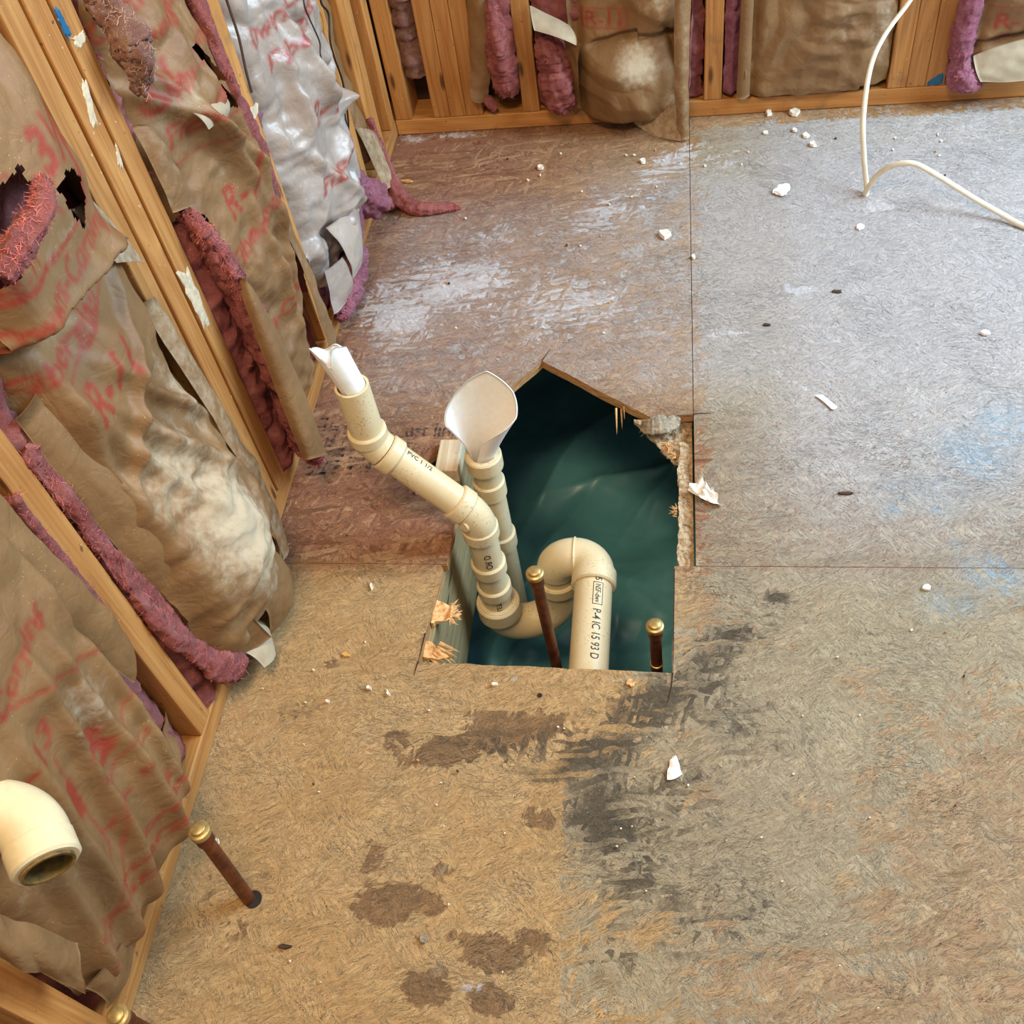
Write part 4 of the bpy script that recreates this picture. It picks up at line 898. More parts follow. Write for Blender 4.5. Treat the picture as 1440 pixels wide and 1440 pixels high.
# bulging batt F
bF = thing('insulation_batt', 'bulging dusty paper batt whose lower corner spills onto the floor by the back wall', 'insulation', (.51, YB, 0), BB)
def hF(U, Z):
    h = .006 + .085 * np.exp(-((np.abs((U - .545) / .105)) ** 2.6 + (np.abs((Z - .105) / .105)) ** 2.6)) + .05 * g2(U, Z, .60, .27, .06, .06) + crumple(U, Z, .010, .08, 601)
    h = h - .022 * np.exp(-((Z - .208 - .25 * (U - .52) * (U < .56)) / .008) ** 2) * sm(.44, .48, U)
    h = h - .020 * np.exp(-(((U - .625) + .35 * (Z - .2)) / .007) ** 2) * sm(.06, .1, Z) * sm(.25, .2, Z)
    h = h + edgetuck(U, .43, .66, .014, .02)
    return h - .02 * sm(.03, .0, Z - .01)
kraft(bF, 'back', .415, .662, .012, .9, hF, [(('R-11', .49, .243, .075, .028), dict(shear=0))], [([(.445, .225), (.445, .262), (.50, .262), (.50, .225), (.445, .225)], .003), ([(.50, .262), (.54, .262), (.54, .225), (.50, .225)], .003)], [(.56, .165, .05, .05, .9), (.60, .30, .06, .06, .6), (.63, .08, .03, .05, .4)], du=.0026)
fluff_bay(bF, 'back', .338, .694, .045, .9, lambda U, Z: -.012 + .0 * U, 'pink', 35, 600, .007, .06)
fluff_tube('exposed_wool', [(.362, YB - .006, .215), (.378, YB - .018, .17), (.385, YB - .026, .12), (.392, YB - .022, .075), (.402, YB - .012, .05)], [.020, .030, .032, .026, .012], 'pink', bF, 36, 700, .009, n=60, label='pink wool spilling from the left side of the bulging batt')
patch('torn_flap', [[(.340, YB - .004, .275), (.375, YB - .012, .262), (.42, YB - .02, .235)], [(.345, YB - .040, .262), (.39, YB - .055, .252), (.440, YB - .055, .225)], [(.350, YB - .050, .245), (.40, YB - .062, .235), (.436, YB - .066, .215)]], bF, mat='paper_back', amp=.0015, seed=22, label='pale paper flap folded open over the wool')
patch('torn_flap', [[(.405, YB - .02, .235), (.425, YB - .05, .228), (.442, YB - .064, .215)], [(.405, YB - .02, .19), (.425, YB - .045, .19), (.432, YB - .06, .185)], [(.412, YB - .02, .13), (.420, YB - .04, .12), (.430, YB - .05, .10)], [(.415, YB - .02, .06), (.425, YB - .035, .06), (.432, YB - .04, .06)]], bF, amp=.0025, seed=23)
patch('side_flange', [[(.640, YB - .045, .45), (.656, YB - .055, .45), (.674, YB - .045, .45)], [(.632, YB - .075, .25), (.648, YB - .085, .25), (.664, YB - .070, .25)], [(.632, YB - .085, .15), (.648, YB - .095, .14), (.662, YB - .080, .13)], [(.636, YB - .085, .08), (.652, YB - .105, .07), (.664, YB - .085, .06)], [(.640, YB - .088, .012), (.654, YB - .108, .008), (.666, YB - .092, .006)]], bF, amp=.002, seed=24, dust=.35, label='brown paper strip hanging down the right side of the bulging batt')
patch('floor_flap', [[(.535, YB - .03, .02), (.585, YB - .045, .03), (.640, YB - .06, .075)], [(.560, YB - .050, .012), (.602, YB - .07, .018), (.646, YB - .082, .035)], [(.585, YB - .070, .005), (.618, YB - .09, .006), (.650, YB - .105, .008)]], bF, amp=.003, seed=25, dust=.5, label='paper corner resting on the floor')
patch('wool_side', [[(.668, YB - .005, .5), (.672, YB - .02, .5), (.674, YB - .040, .5)], [(.672, YB - .005, .25), (.672, YB - .03, .25), (.668, YB - .062, .25)], [(.668, YB - .0, .10), (.667, YB - .03, .10), (.664, YB - .06, .10)]], bF, mat='pink', amp=.003, seed=26)
# flat batt G
bG = thing('insulation_batt', 'flat brown paper batt with straight lower edge behind the white cable', 'insulation', (.91, YB, .045), BB)
def hG(U, Z): return .004 + .014 * g2(U, Z, .93, .2, .13, .3) + crumple(U, Z, .009, .06, 701) + edgetuck(U, .795, 1.076, .012, .012) + .012 * sm(.80, .785, U)
kraft(bG, 'back', .782, 1.076, .046, .9, hG, [], [], [(.98, .18, .06, .08, .4), (1.05, .18, .03, .1, .6), (.92, .1, .08, .03, .25)], du=.003, warp=lambda U, Z: (U, Z + .006 * fbm(U * 40, U * 0, 5, 3) * sm(.1, .05, Z) + .008 * (U > 1.02) * sm(.1, .05, Z)))
fluff_bay(bG, 'back', .738, 1.076, .050, .9, lambda U, Z: -.014 + .020 * sm(.765, .755, U), 'pink_cool', 37, 420, .004, .06)
patch('side_flange', [[(.766, YB - .012, .6), (.778, YB - .020, .6), (.790, YB - .012, .6)], [(.768, YB - .014, .2), (.780, YB - .022, .2), (.792, YB - .013, .2)], [(.766, YB - .014, .046), (.780, YB - .024, .044), (.794, YB - .013, .050)]], bG, amp=.001, seed=27)
# pink batt H
bH = thing('insulation_batt', 'mauve pink wool batt with folded paper bottom at the right end of the back wall', 'insulation', (1.38, YB, .04), BB)
fluff_bay(bH, 'back', 1.197, 1.56, .05, .9, lambda U, Z: -.010 + 0 * U, 'pink_cool', 38, 500, .006, .06)
fluff_tube('wool_roll', [(1.212, YB - .016, .40), (1.212, YB - .018, .28), (1.208, YB - .020, .18), (1.212, YB - .022, .11), (1.222, YB - .024, .075)], [.022, .023, .023, .022, .016], 'pink_cool', bH, 39, 500, .006, n=70, label='mauve pink wool roll beside the right studs')
fluff_tube('wool_roll', [(1.204, YB - .012, .095), (1.216, YB - .022, .07), (1.236, YB - .026, .056), (1.262, YB - .022, .052)], [.012, .024, .022, .010], 'pink_cool', bH, 40, 260, .006, n=40)
def hH(U, Z): return .012 + .02 * g2(U, Z, 1.36, .25, .08, .1) + crumple(U, Z, .007, .07, 801) - .02 * np.exp(-((Z - .125 - .2 * (U - 1.25)) / .01) ** 2) + edgetuck(U, 1.24, 1.555, .012, .012)
kraft(bH, 'back', 1.238, 1.555, .075, .9, hH, [(('R-11', 1.31, .175, .09, .032), dict(shear=0)), ((OWC, 1.40, .30, .24, .04), {})], [([(1.25, .205), (1.50, .20)], .003)], [(1.35, .3, .1, .1, .3)])
patch('bottom_flap', [[(1.238, YB - .012, .105), (1.29, YB - .025, .14), (1.40, YB - .02, .15)], [(1.24, YB - .036, .085), (1.31, YB - .05, .10), (1.40, YB - .045, .10)], [(1.255, YB - .042, .064), (1.32, YB - .055, .062), (1.42, YB - .05, .072)]], bH, mat='paper_back', amp=.003, seed=28, label='pale paper fold along the bottom of the mauve batt')

# ------------------------------------------------------------------ drain pipes
def text_on_pipe(txt, p0, axis, up, r, size, parent, name='printed_text', reach=None, spacing=1.0, flip=1):
    """letters wrapped on a pipe: the reading direction runs along the axis, letter tops point round the pipe"""
    V, T = glyph_tris(txt, size, 0, .006 * size, spacing)
    if reach: V = V * np.array([reach / (V[:, 0].max() - V[:, 0].min()), 1])
    ax = np.array(axis, float); ax /= np.linalg.norm(ax); up = np.array(up, float); up -= ax * (up @ ax); up /= np.linalg.norm(up); sd = np.cross(ax, up) * flip
    bm = bmesh.new(); bv = [bm.verts.new((*q, 0)) for q in V]
    for t in T:
        try: bm.faces.new([bv[i] for i in t])
        except ValueError: pass
    for _ in range(5):
        e = [e for e in bm.edges if e.calc_length() > .003]
        if not e: break
        bmesh.ops.subdivide_edges(bm, edges=e, cuts=1); bmesh.ops.triangulate(bm, faces=list(bm.faces))
    bm.verts.index_update(); V = np.array([q.co[:2] for q in bm.verts]); T = [[q.index for q in f.verts] for f in bm.faces]; bm.free()
    V = V - np.array([0, (V[:, 1].min() + V[:, 1].max()) / 2]); a = V[:, 1] / r
    W = np.array(p0) + ax * V[:, :1] + (r + .0004) * (np.cos(a)[:, None] * up + np.sin(a)[:, None] * sd)
    return mk(name, W, [tuple(t) for t in T], M['print'], parent, smooth=False)
def arc(c, a, b, r, t0, t1, n=16):
    t = np.linspace(t0, t1, n)[:, None]; return np.array(c) + r * (np.cos(t) * np.array(a) + np.sin(t) * np.array(b))

r15, r20 = .0242, .0302
S = np.array([.198, .985]); A_ = np.array([.338, .958])   # upper riser and lower riser in plan
dp = thing('drain_trap_assembly', 'cream plastic drain pipe with trap bending from above the floor down into the hole', 'pipe', (A_[0], A_[1], -.25))
h2 = np.array([A_[0] - S[0], A_[1] - S[1], 0]); hd = np.linalg.norm(h2); h2 /= hd; up = np.array([0, 0, 1.]); dn45 = (h2 - up) / math.sqrt(2)
zA = .050                                   # where the slanted axis meets the lower riser axis
zS = zA + hd                                # where it meets the upper riser axis
pS = np.array([S[0], S[1], zS]); pA = np.array([A_[0], A_[1], zA])
R45 = .055; tl = R45 * math.tan(math.radians(22.5))
# upper riser with open cut end
tube('pipe_section', [pS + up * .016, pS + up * .03, pS + up * .095, pS + up * .112], r15, M['pvc'], dp, 28, inner=.0205)
hub('pipe_collar', pS + up * .006, up, .020, .0288, .0235, M['pvc'], dp)
def bend(p, d_in, d_out, Rb, r, name='elbow', n=14, inner=None, **k):
    """bend through corner p from direction d_in to d_out"""
    d_in = np.array(d_in, float); d_out = np.array(d_out, float); ang = math.acos(np.clip(d_in @ d_out, -1, 1)); t = Rb * math.tan(ang / 2)
    a = p - d_in * t; nrm = d_out - d_in * (d_in @ d_out); nrm /= np.linalg.norm(nrm); c = a + nrm * Rb
    th = np.linspace(0, ang, n)[:, None]; path = c - nrm * Rb * np.cos(th) + d_in * Rb * np.sin(th)
    return tube(name, path, r, M['pvc'], dp, 28, inner, **k), a, p + d_out * t
bend(pS, -up, dn45, R45, .0262)
e1 = pS + dn45 * (tl + .002); e2 = pA - dn45 * (tl + .002)
hub('pipe_collar', e1 + dn45 * .000, dn45, .022, .0288, .0238, M['pvc'], dp)
tube('pipe_section', [e1, e1 + dn45 * .03, e2 - dn45 * .02, e2], r15, M['pvc'], dp, 28)
hub('pipe_collar', e2 - dn45 * .020, dn45, .024, .0290, .0238, M['pvc'], dp)
bend(pA, dn45, -up, R45, .0266)
lathe('mould_boss', pA + np.array([-.016, -.022, .004]), (-.55, -.8, .1), [(0, .0001), (0, .010), (.003, .0088), (.003, .0001)], M['pvc'], dp, 20, close=False)
zb = zA - tl
hub('pipe_collar', (A_[0], A_[1], zb - .022), up, .024, .0290, .0238, M['pvc'], dp)
tube('pipe_section', [(A_[0], A_[1], z) for z in (zb, zb - .03, -.10, -.20)], r15, M['pvc'], dp, 28)
hub('pipe_collar', (A_[0], A_[1], -.088), up, .026, .0286, .0240, M['pvc'], dp)
hub('pipe_collar', (A_[0], A_[1], -.150), up, .024, .0288, .0240, M['pvc'], dp)
ZT = -.178                                   # top of the trap socket
lathe('reducing_bushing', (A_[0], A_[1], ZT - .03), up, [(0, .0240), (0, .0320), (.029, .0325), (.031, .0315), (.031, .0240)], M['pvc'], dp)
hub('trap_socket', (A_[0], A_[1], ZT - .034), up, .034, .0372, .0322, M['pvc'], dp, ns=36)
B_ = np.array([.440, .992]); dU = np.array([B_[0] - A_[0], B_[1] - A_[1], 0]); rU = np.linalg.norm(dU) / 2; dU /= 2 * rU
cU = np.array([A_[0], A_[1], ZT - .030]) + dU * rU
tube('trap_bend', np.vstack([[A_[0], A_[1], ZT - .012], arc(cU, -dU, -up, rU, 0, math.pi, 30), cU + dU * rU + up * .02]), .0315, M['pvc'], dp, 32)
zR = ZT - .010
hub('trap_socket', (B_[0], B_[1], -.178), up, .026, .0365, .0300, M['pvc'], dp)
pB = np.array([B_[0], B_[1], -.100]); ex = np.array([1., 0, 0]); ey = np.array([0, 1., 0]); RE = .0335
tube('pipe_section', [(B_[0], B_[1], -.20), (B_[0], B_[1], -.17), (B_[0], B_[1], -.134)], r20, M['pvc'], dp, 28)
bend(pB, up, ex, RE, .0325, n=20)
pE = np.array([.507, B_[1], -.100])
bend(pE, ex, -ey, RE, .0325, n=20)
hub('pipe_collar', (.4705, B_[1], -.100), ex, .006, .0345, .0290, M['pvc'], dp)
hub('pipe_collar', (.507, .962, -.100), -ey, .030, .0362, .0302, M['pvc'], dp, ns=36)
arm = tube('trap_arm', [(.507, y, -.100) for y in (.95, .8, .6, .4)], r20, M['pvc'], dp, 36)
# lettering
upv = np.array([.17, -.45, 1.0])
text_on_pipe('P-4 IC 15 93 D', (.507, .874, -.100), (0, -1, 0), (.34, 0, .94), r20, .0185, arm, flip=-1, reach=.088)
text_on_pipe('NSF-dwv', (.507, .920, -.100), (0, -1, 0), (.34, 0, .94), r20, .0125, arm, flip=-1, reach=.034)
text_on_pipe('35', (.507, .940, -.100), (0, -1, 0), (.34, 0, .94), r20, .015, arm, flip=-1, reach=.012)
fr = []
for (a0, a1, y0, y1) in [(.08, .11, .882, .924), (.58, .61, .882, .924), (.08, .61, .923, .924), (.08, .61, .882, .883)]:
    aa = np.linspace(a0, a1, 8); V = []
    for y in (y0, y1):
        for a in aa: V.append((.507 + (r20 + .0004) * math.sin(a), y, -.100 + (r20 + .0004) * math.cos(a)))
    fr.append((V, [(i, i + 1, 8 + i + 1, 8 + i) for i in range(7)]))
V = []; F = []
for v_, f_ in fr:
    o_ = len(V); V += v_; F += [tuple(i + o_ for i in q) for q in f_]
mk('printed_frame', V, F, M['print'], arm, smooth=False)
vd = np.array([.3, -.95, 0]); vd /= np.linalg.norm(vd)
text_on_pipe('OR D', (A_[0], A_[1], -.056), (0, 0, 1), vd, r15, .015, dp)
text_on_pipe('LET', (A_[0], A_[1], -.176), (0, 0, 1), vd, r15, .013, dp)
text_on_pipe('PVC 1 1/2', e1 + dn45 * .026, dn45, (.1, .15, 1), r15, .011, dp, flip=-1)

# second riser with the foam funnel
p2 = thing('drain_riser', 'cream plastic pipe standing behind the trap with the wide foam funnel in it', 'pipe', (.331, 1.088, -.45))
X2 = (.331, 1.088)
tube('pipe_section', [(X2[0], X2[1], z) for z in (-.44, -.2, -.02, .02)], .0232, M['pvc'], p2, 28, inner=.0195)
hub('pipe_collar', (X2[0], X2[1], .018), up, .030, .0300, .0205, M['pvc'], p2)
hub('pipe_collar', (X2[0], X2[1], -.050), up, .036, .0270, .0225, M['pvc'], p2)
hub('pipe_collar', (X2[0], X2[1], -.19), up, .036, .0275, .0225, M['pvc'], p2)

def foam_roll(name, base, path_fn, nu, nv, label, th=.0022, **k):
    s, t = np.meshgrid(np.linspace(0, 1, nu), np.linspace(0, 1, nv), indexing='ij')
    G = path_fn(s, t); N = gnormals(G); G2 = G - N * th; n = nu * nv
    F = [tuple(f) for f in gridfaces(nu, nv)] + [tuple(f[::-1]) for f in gridfaces(nu, nv, off=n)]; idx = np.arange(n).reshape(nu, nv)
    for line in (idx[0], idx[-1][::-1], idx[:, 0][::-1], idx[:, -1]):
        for a, b in zip(line[:-1], line[1:]): F.append((int(b), int(a), int(a) + n, int(b) + n))
    return mk(name, np.vstack([G.reshape(-1, 3), G2.reshape(-1, 3)]), F, M['foam'], None, label=label, **k)
topS = pS + up * .112
def roll(s, t):
    th = 2 * math.pi * (1.3 * s) + math.radians(-95); r = .0165 + .0026 * (1 - s) + .0045 * t ** 2; d = np.degrees(th)
    def bump_(c, w_): return np.exp(-(((d - c + 180) % 360 - 180) / w_) ** 2)
    top = .052 + .024 * bump_(-145, 50) + .026 * bump_(-30, 42) - .010 * bump_(-85, 14); z = -.045 + t * (top + .045)
    lean = np.clip(z, 0, 1); fl = 1 + 0.0 * t ** 4 * bump_(-150, 40)
    return np.stack([topS[0] + r * fl * np.cos(th) - .26 * lean, topS[1] + r * np.sin(th) * .95 + .05 * lean, topS[2] + z + .003 * t * np.sin(th * 5)], -1)
foam_roll('foam_plug', topS, roll, 90, 30, 'rolled white foam plug sticking out of the cut end of the tilted pipe', cat='pipe plug')
b2_ = np.array([X2[0], X2[1], .046])
def funnel(s, t):
    d = 205 - 320 * s; th = np.radians(d)
    z1 = np.interp(-d, [-205, -165, -120, -80, -30, 10, 60, 90, 115], [.088, .105, .135, .150, .120, .092, .070, .052, .040])
    r1 = np.interp(-d, [-205, -165, -120, -80, -30, 10, 60, 90, 115], [.062, .056, .046, .046, .052, .050, .034, .024, .021])
    z = -.03 + t * (.03 + z1); q = np.clip(z, 0, 1) / z1
    r = .0172 + .0010 * (1 - s) + (r1 - .0175) * q ** 1.25
    return np.stack([b2_[0] + r * np.cos(th) + .016 * q, b2_[1] + r * np.sin(th) * .75, b2_[2] + z], -1)
foam_roll('foam_funnel', b2_, funnel, 100, 30, 'wide flared white foam sheet stuffed in the pipe behind the trap', cat='pipe plug')

# ------------------------------------------------------------------ copper stubs
def stub(label, foot, top, r=.0085, cap_r=.0125, low_ring=None):
    foot = np.array(foot, float); top = np.array(top, float); ax = (top - foot); L = np.linalg.norm(ax); ax /= L
    t = thing('copper_stub', label, 'pipe', foot, 'capped copper stubs')
    tube('pipe_section', [foot, foot + ax * L * .5, top - ax * .006], r, M['copper'], t, 20)
    lathe('pipe_sleeve', top - ax * .026, ax, [(0, r), (0, r + .0022), (.016, r + .0024), (.018, r)], M['copper'], t, 20, close=False)
    lathe('end_cap', top - ax * .010, ax, [(0, r), (0, cap_r - .0008), (.001, cap_r), (.008, cap_r), (.0095, cap_r - .002), (.0095, cap_r - .0035), (.013, cap_r - .0038), (.014, cap_r - .005), (.014, .0001)], M['brass'], t, 28, close=False, label='brass cap')
    if low_ring: lathe('solder_ring', foot + ax * low_ring, ax, [(0, r), (.0006, r + .0012), (.004, r + .0012), (.0046, r)], M['brass'], t, 20, close=False)
    return t
stub('brown copper stub with brass cap rising inside the hole beside the trap', (.464, .800, -.42), (.447, .804, .122), low_ring=.285)
stub('short dark copper stub with brass cap at the right front corner of the hole', (.612, .777, -.42), (.608, .781, .030), low_ring=.345)
stub('leaning copper stub with brass cap standing in the floor left of the hole', (.110, .382, -.03), (.103, .404, .176))
stub('copper stub with brass cap at the bottom left corner of the picture', (.045, .222, -.03), (.040, .220, .110))
# flat dark disc painting the shade of the drilled hole round the leaning stub
lathe('drill_hole_shade', (.1150, .3850, .0008), (0, 0, 1), [(0, .0001), (0, .0112), (.0005, .0108), (.0005, .0001)], M['black_wire'], floor, 28, close=False)
lathe('nail_hole_shade', (*P(759, 978, z=0)[:2], .0008), (0, 0, 1), [(0, .0001), (0, .0036), (.0004, .0034), (.0004, .0001)], M['black_wire'], floor, 12, close=False)  # black disc stands in for the shade inside a nail hole

# ------------------------------------------------------------------ wall drain opening lower left
wp = thing('wall_drain_elbow', 'cream plastic elbow with an open dirty mouth sticking out of the left wall', 'pipe', (-.04, .30, .38))
mouth = P(69, 1224, x=.105); ax = np.array([.60, -.76, -.16]); ax /= np.linalg.norm(ax)
c0 = mouth - ax * .056; d0 = np.array([.96, .05, -.26]); d0 /= np.linalg.norm(d0)
Rb = .045
def bend2(p, d_in, d_out, Rb, n=16):
    ang = math.acos(np.clip(d_in @ d_out, -1, 1)); t = Rb * math.tan(ang / 2); a = p - d_in * t; nrm = d_out - d_in * (d_in @ d_out); nrm /= np.linalg.norm(nrm); c_ = a + nrm * Rb
    th = np.linspace(0, ang, n)[:, None]; return c_ - nrm * Rb * np.cos(th) + d_in * Rb * np.sin(th)
pb = bend2(c0, d0, ax, Rb)
tube('elbow', np.vstack([pb[0] - d0 * .04, pb, mouth - ax * .02]), .0292, M['pvc_white'], wp, 36, inner=.022)
hub('pipe_collar', mouth - ax * .030, ax, .026, .0300, .0235, M['pvc_white'], wp, ns=40)
hub('pipe_collar', pb[0] - d0 * .045, d0, .030, .0312, .0235, M['pvc_white'], wp, ns=40)
tube('stub_pipe', [pb[0] - d0 * .14, pb[0] - d0 * .05, pb[0] - d0 * .01], .0242, M['pvc_white'], wp, 28, inner=.0205)
tube('grime_lining', [mouth - ax * .050, mouth - ax * .02, mouth - ax * .001], .0234, M['pipe_grime'], wp, 32, inner=.0205)
lathe('grime_plug', mouth - ax * .055, ax, [(0, .0001), (0, .0215), (.002, .0215)], M['dark'], wp, 24, close=False)

# ------------------------------------------------------------------ cables
pts = [P(1300, -40, y=2.10), P(1280, 0, y=2.08), P(1245, 48, y=2.03), P(1224, 95, y=1.96), P(1214, 165, y=1.88), P(1215, 220, y=1.84), P(1219, 268, z=.006), P(1216, 272, z=.005), P(1232, 248, z=.045), P(1255, 233, z=.075), P(1285, 230, z=.085), P(1320, 248, z=.065), P(1365, 276, z=.035), P(1410, 302, z=.012), P(1440, 318, z=.006), P(1520, 350, z=.006)]
tube('white_cable', spline(pts, 150), .0052, M['cable'], None, 12, sx=1.0, sy=.62, label='flat white electrical cable rising from the floor in front of the back wall', cat='cable', smooth=True)
pts = [P(426, -20, x=.05), P(428, 8, x=.05), P(436, 28, x=.05), P(446, 50, x=.05), P(450, 62, x=.05), P(452, 82, x=.05), P(468, 105, x=.05), P(480, 130, x=.045), P(486, 165, x=.045), P(489, 190, x=.045), P(484, 215, x=.04), P(479, 238, x=.03)]
tube('black_wire', spline(pts, 90), .0013, M['black_wire'], None, 8, label='thin black wire running over the glossy paper left of the fifth stud', cat='wire')
pts = [P(448, -20, x=.012), P(452, 5, x=.012), P(462, 20, x=.014), P(464, 55, x=.012), P(470, 80, x=.012), P(481, 112, x=.012), P(486, 140, x=.012), P(490, 175, x=.01), P(488, 205, x=.004)]
tube('black_wire', spline(pts, 80), .0020, M['black_wire'], None, 8, label='thicker black wire lying along the right side of the fifth stud', cat='wire')
pts = [P(312, -20, x=.004), P(322, 10, x=.004), P(332, 40, x=.006), P(338, 62, x=.006), P(346, 100, x=.004), P(354, 130, x=.003)]
tube('brown_wire', spline(pts, 50), .0022, M['dark_chip'], None, 8, label='short dark brown wire beside the top of the fourth stud', cat='wire')

# ------------------------------------------------------------------ debris
def flake(name, label, cat, u, v, wpx, hpx, mat, th=.003, seed=0, ang=0., group=None, curl=0., z=0., n=9):
    """irregular chip lying at floor pixel (u, v); size in pixels"""
    r = np.random.default_rng(seed + int(u) * 7 + int(v)); c = P(u, v, z=z); ex = (P(u + 1, v, z=z) - c)[:2] * wpx / 2; ey = (P(u, v + 1, z=z) - c)[:2] * hpx / 2
    a = np.sort(np.linspace(0, 2 * math.pi, n, endpoint=False) + r.uniform(-.25, .25, n)); k = r.uniform(.62, 1.1, n)
    ca, sa = math.cos(ang), math.sin(ang); cx = np.cos(a) * k; cy = np.sin(a) * k
    q = np.stack([cx * ca - cy * sa, cx * sa + cy * ca], 1); xy = c[:2] + q[:, :1] * ex + q[:, 1:] * ey
    lift = curl * (q[:, 0] ** 2) + r.uniform(0, .25, n) * th; zb = z + .0012
    V = np.vstack([np.c_[xy, zb + lift * .7], np.c_[c[:2] + (xy - c[:2]) * .86, zb + th + lift], [[*c[:2], zb + th * r.uniform(.7, 1.1)]], [[*c[:2], zb]]])
    F = [(i, (i + 1) % n, n + (i + 1) % n, n + i) for i in range(n)] + [(n + i, n + (i + 1) % n, 2 * n) for i in range(n)] + [((i + 1) % n, i, 2 * n + 1) for i in range(n)]
    return mk(name, V, F, M[mat], None, smooth=False, label=label, cat=cat, group=group)
def scrap(name, label, cat, ctrl, mat, seed, amp=.004):
    return patch(name, ctrl, None, mat=mat, nu=22, nv=18, amp=amp, lam=.018, seed=seed, label=label, cat=cat)
def fp(u, v, z): return tuple(P(u, v, z=z))
scrap('paper_scrap', 'crumpled white tissue scrap on the right edge of the hole', 'paper', [[fp(985, 668, .012), fp(992, 676, .014), fp(1002, 690, .010)], [fp(970, 684, .006), fp(990, 692, .020), fp(1012, 700, .006)], [fp(968, 690, .004), fp(994, 706, .010), fp(1014, 712, .004)]], 'paper_scrap', 41, .014)
scrap('paper_scrap', 'small white paper scrap on the dark stain in front of the hole', 'paper', [[fp(946, 1062, .003), fp(949, 1061, .005), fp(952, 1064, .003)], [fp(938, 1080, .003), fp(948, 1080, .009), fp(956, 1080, .003)], [fp(938, 1096, .003), fp(948, 1098, .005), fp(960, 1088, .003)]], 'paper_scrap', 42, .002)
scrap('paper_scrap', 'crumpled white scrap on the floor left of the cable', 'paper', [[fp(1090, 264, .006), fp(1100, 256, .018), fp(1110, 258, .012)], [fp(1084, 272, .003), fp(1100, 270, .012), fp(1116, 264, .008)], [fp(1088, 272, .003), fp(1102, 278, .006), fp(1106, 272, .004)]], 'paper_scrap', 43, .006)
scrap('paint_strip', 'pale blue-white paint strip on the grey panel', 'paint chip', [[fp(1146, 556, .003), fp(1152, 554, .004), fp(1158, 556, .003)], [fp(1156, 562, .003), fp(1162, 562, .005), fp(1168, 564, .003)], [fp(1168, 574, .003), fp(1173, 578, .004), fp(1178, 572, .003)]], 'paper_scrap', 44, .001)
for lab, u, v, a, b, mt, th in [
        ('white plaster crumb on the floor midway between hole and back wall', 935, 332, 24, 13, 'plaster', .007),
        ('largest white plaster flake by the back plate under the flat batt', 1117, 160, 17, 12, 'plaster', .006),
        ('white plaster flake by the back plate beside the hanging paper corner', 1081, 161, 10, 8, 'plaster', .006),
        ('pale chip on the far floor left of the round white crumb', 1133, 192, 12, 8, 'plaster', .004),
        ('round white crumb on the far floor left of the cable', 1143, 205, 12, 9, 'plaster', .005),
        ('small pale chip in front of the largest plaster flake', 1117, 185, 8, 6, 'plaster', .004),
        ('flat pale chip in front of the hanging paper corner', 1076, 188, 10, 6, 'plaster', .003),
        ('white chip on the grey panel in front of the cable foot', 1210, 320, 14, 10, 'paper_scrap', .003),
        ('pale chip near the right edge of the picture', 1385, 470, 15, 7, 'paper_scrap', .004),
        ('pale grey chip right of the hole near the board seam', 1303, 828, 16, 10, 'paper_scrap', .003),
        ('white crumb by the back plate in front of the single stud', 761, 170, 8, 8, 'plaster', .008),
        ('cream crumb on the brown floor near the back plate', 761, 237, 11, 7, 'plaster', .005),
        ('pale crumb on the brown floor in front of the bulging batt', 904, 228, 10, 7, 'plaster', .005),
        ('pale crumb on the seam line between the far panels', 975, 363, 8, 6, 'plaster', .004),
        ('yellow-brown leaf-like chip left of the hole', 487, 921, 14, 10, 'tan_chip', .002),
        ('cream seed-like chip on the floor left of the trap', 523, 826, 6, 10, 'plaster', .003),
        ('white crumb on the floor under the slanted pipe', 586, 694, 6, 5, 'plaster', .004),
        ('pale chip on the front floor beside the leaning copper stub', 306, 1184, 8, 10, 'plaster', .003),
        ('white crumb left of the front edge of the hole', 520, 969, 9, 7, 'plaster', .004),
        ('white crumb just in front of the hole', 547, 977, 7, 6, 'plaster', .004),
        ('white cube-like crumb nearest the bottom plate', 462, 988, 7, 5, 'plaster', .004),
        ('cream crumb in front of the hole left of the nail hole', 696, 964, 9, 7, 'plaster', .004),
        ('wood chip in front of the right corner of the hole', 887, 961, 14, 12, 'splinter', .002),
        ('grey pebble on the front floor below the leaning stub', 596, 1321, 12, 14, 'lint', .004),
        ('dark curled sliver on the front left floor', 400, 1332, 24, 8, 'dark_chip', .003),
        ('thin tan stick on the brown floor near the corner', 572, 256, 26, 4, 'tan_chip', .003),
        ('dark sliver on the grey panel right of the seam', 1176, 411, 18, 5, 'dark_chip', .002),
        ('dark splinter lying on the grey panel right of the tissue scrap', 1190, 695, 30, 5, 'dark_chip', .002),
        ('dark sliver at the upper middle of the grey panel', 1078, 458, 12, 4, 'dark_chip', .002)]:
    flake('chip', lab, 'debris', u, v, a, b, mt, th, ang=-.45 if a > 20 else 0., group='loose chips on the floor')
r = np.random.default_rng(5)
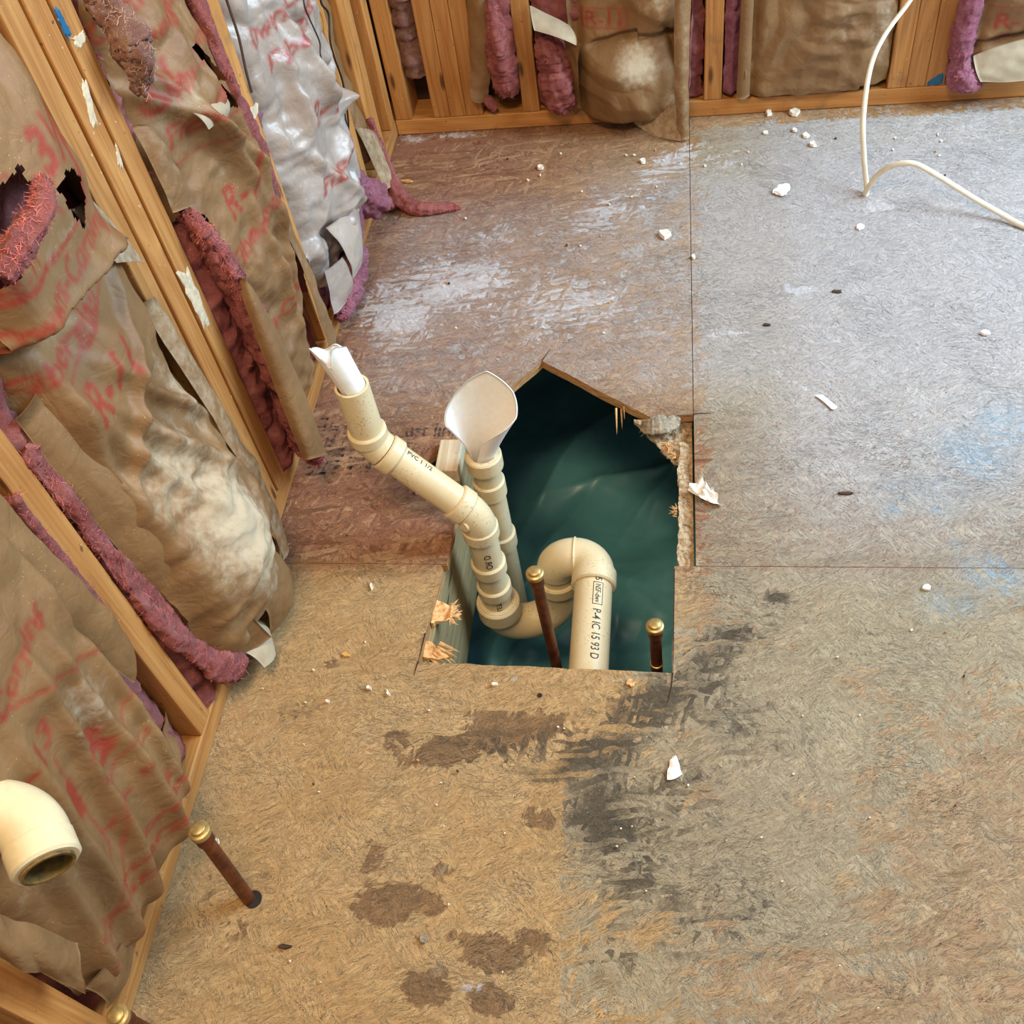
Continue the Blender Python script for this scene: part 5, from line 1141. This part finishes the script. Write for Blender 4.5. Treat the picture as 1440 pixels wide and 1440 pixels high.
for k in range(110):
    zone = [(430, 960, 200, 480), (340, 780, 560, 1000), (300, 900, 950, 1430), (850, 1400, 880, 1420), (700, 1400, 180, 260)][k % 5]
    u = r.uniform(zone[0], zone[1]); v = r.uniform(zone[2], zone[3]); q = P(u, v, z=0)
    if inside([(.19, .70), (.66, .70), (.68, 1.24), (.40, 1.38), (.19, 1.13)], np.array([q[0]]), np.array([q[1]]))[0] or q[0] < .03 or q[1] > 2.02: continue
    mt = 'plaster' if k % 4 else 'dark_chip' if k % 8 else 'splinter'
    where = ['on the reddish floor between hole and back wall', 'on the floor between left wall and hole', 'on the tan floor in front of the hole', 'on the grey and brown floor at the lower right', 'on the floor along the back wall'][k % 5]
    tone = dict(plaster='pale', dark_chip='dark', splinter='tan wood')[mt]
    flake('crumb', 'tiny %s crumb %s' % (tone, where), 'debris', u, v, r.uniform(2.5, 5), r.uniform(2, 4), mt, .002, n=6, group='tiny crumbs on the floor')
# grey lint lump on the torn corner
fluff_tube('lint_lump', [P(905, 600, z=.0), P(918, 600, z=.008), P(935, 598, z=.010), P(952, 594, z=.004)], [.010, .018, .018, .008], 'pink_dirty', None, 51, 160, .006, n=30, sy=.6, fl=.008, label='grey crumbly lump on the torn corner of the hole', cat='debris')
bpy.data.objects['lint_lump'].data.materials[0] = M['lint']

# ------------------------------------------------------------------ ink stamp on the board
def stamp(name, marks, label):
    V = []; F = []
    for (x0, y0, x1, y1) in marks:
        b = len(V); V += [(x0, y0, .0011), (x1, y0, .0011), (x1, y1, .0011), (x0, y1, .0011)]; F.append((b, b + 1, b + 2, b + 3))
    return mk(name, V, F, M['stamp'], floor, smooth=False, label=label)
def m_stamp():
    t = NT('worn_stamp_ink'); g = t.n('ShaderNodeNewGeometry').outputs['Position']; n = t.noise(g, 130, 4, .7)
    return t.done(lin(58, 52, 54), .8, Alpha=t.math('MULTIPLY', t.step(n, .42, .58), .8))
M['stamp'] = m_stamp()
r = np.random.default_rng(9); marks = []
c = P(482, 622, z=0)
for col_ in range(5):                        # rows of worn characters, turned a quarter
    x = c[0] - .050 + col_ * .023; y = c[1] - .075
    while y < c[1] + .065:
        l = r.uniform(.004, .010)
        for k in range(r.integers(1, 4)):
            xx = x + r.uniform(0, .012); marks.append((xx, y, xx + .0025, y + l) if r.uniform() < .5 else (x, y + r.uniform(0, l), x + .013, y + r.uniform(0, l) + .0022))
        y += l + r.uniform(.003, .008)
marks += [(c[0] - .030, c[1] - .06, c[0] - .0275, c[1] + .05), (c[0] + .056, c[1] - .07, c[0] + .062, c[1] + .03), (c[0] - .055, c[1] + .036, c[0] + .062, c[1] + .039)]
stamp('ink_stamp', marks, 'worn black ink stamp on the board beside the slanted pipe')
Vt, Tt = glyph_tris('ust lines', .034, 0, .0006); c2 = P(568, 614, z=0)
mk('ink_stamp', np.c_[Vt[:, 0] + c2[0], Vt[:, 1] * 1.25 + c2[1], np.full(len(Vt), .0011)], [tuple(t) for t in Tt], M['stamp'], floor, smooth=False, label='worn black lettering on the board near the foam funnel')
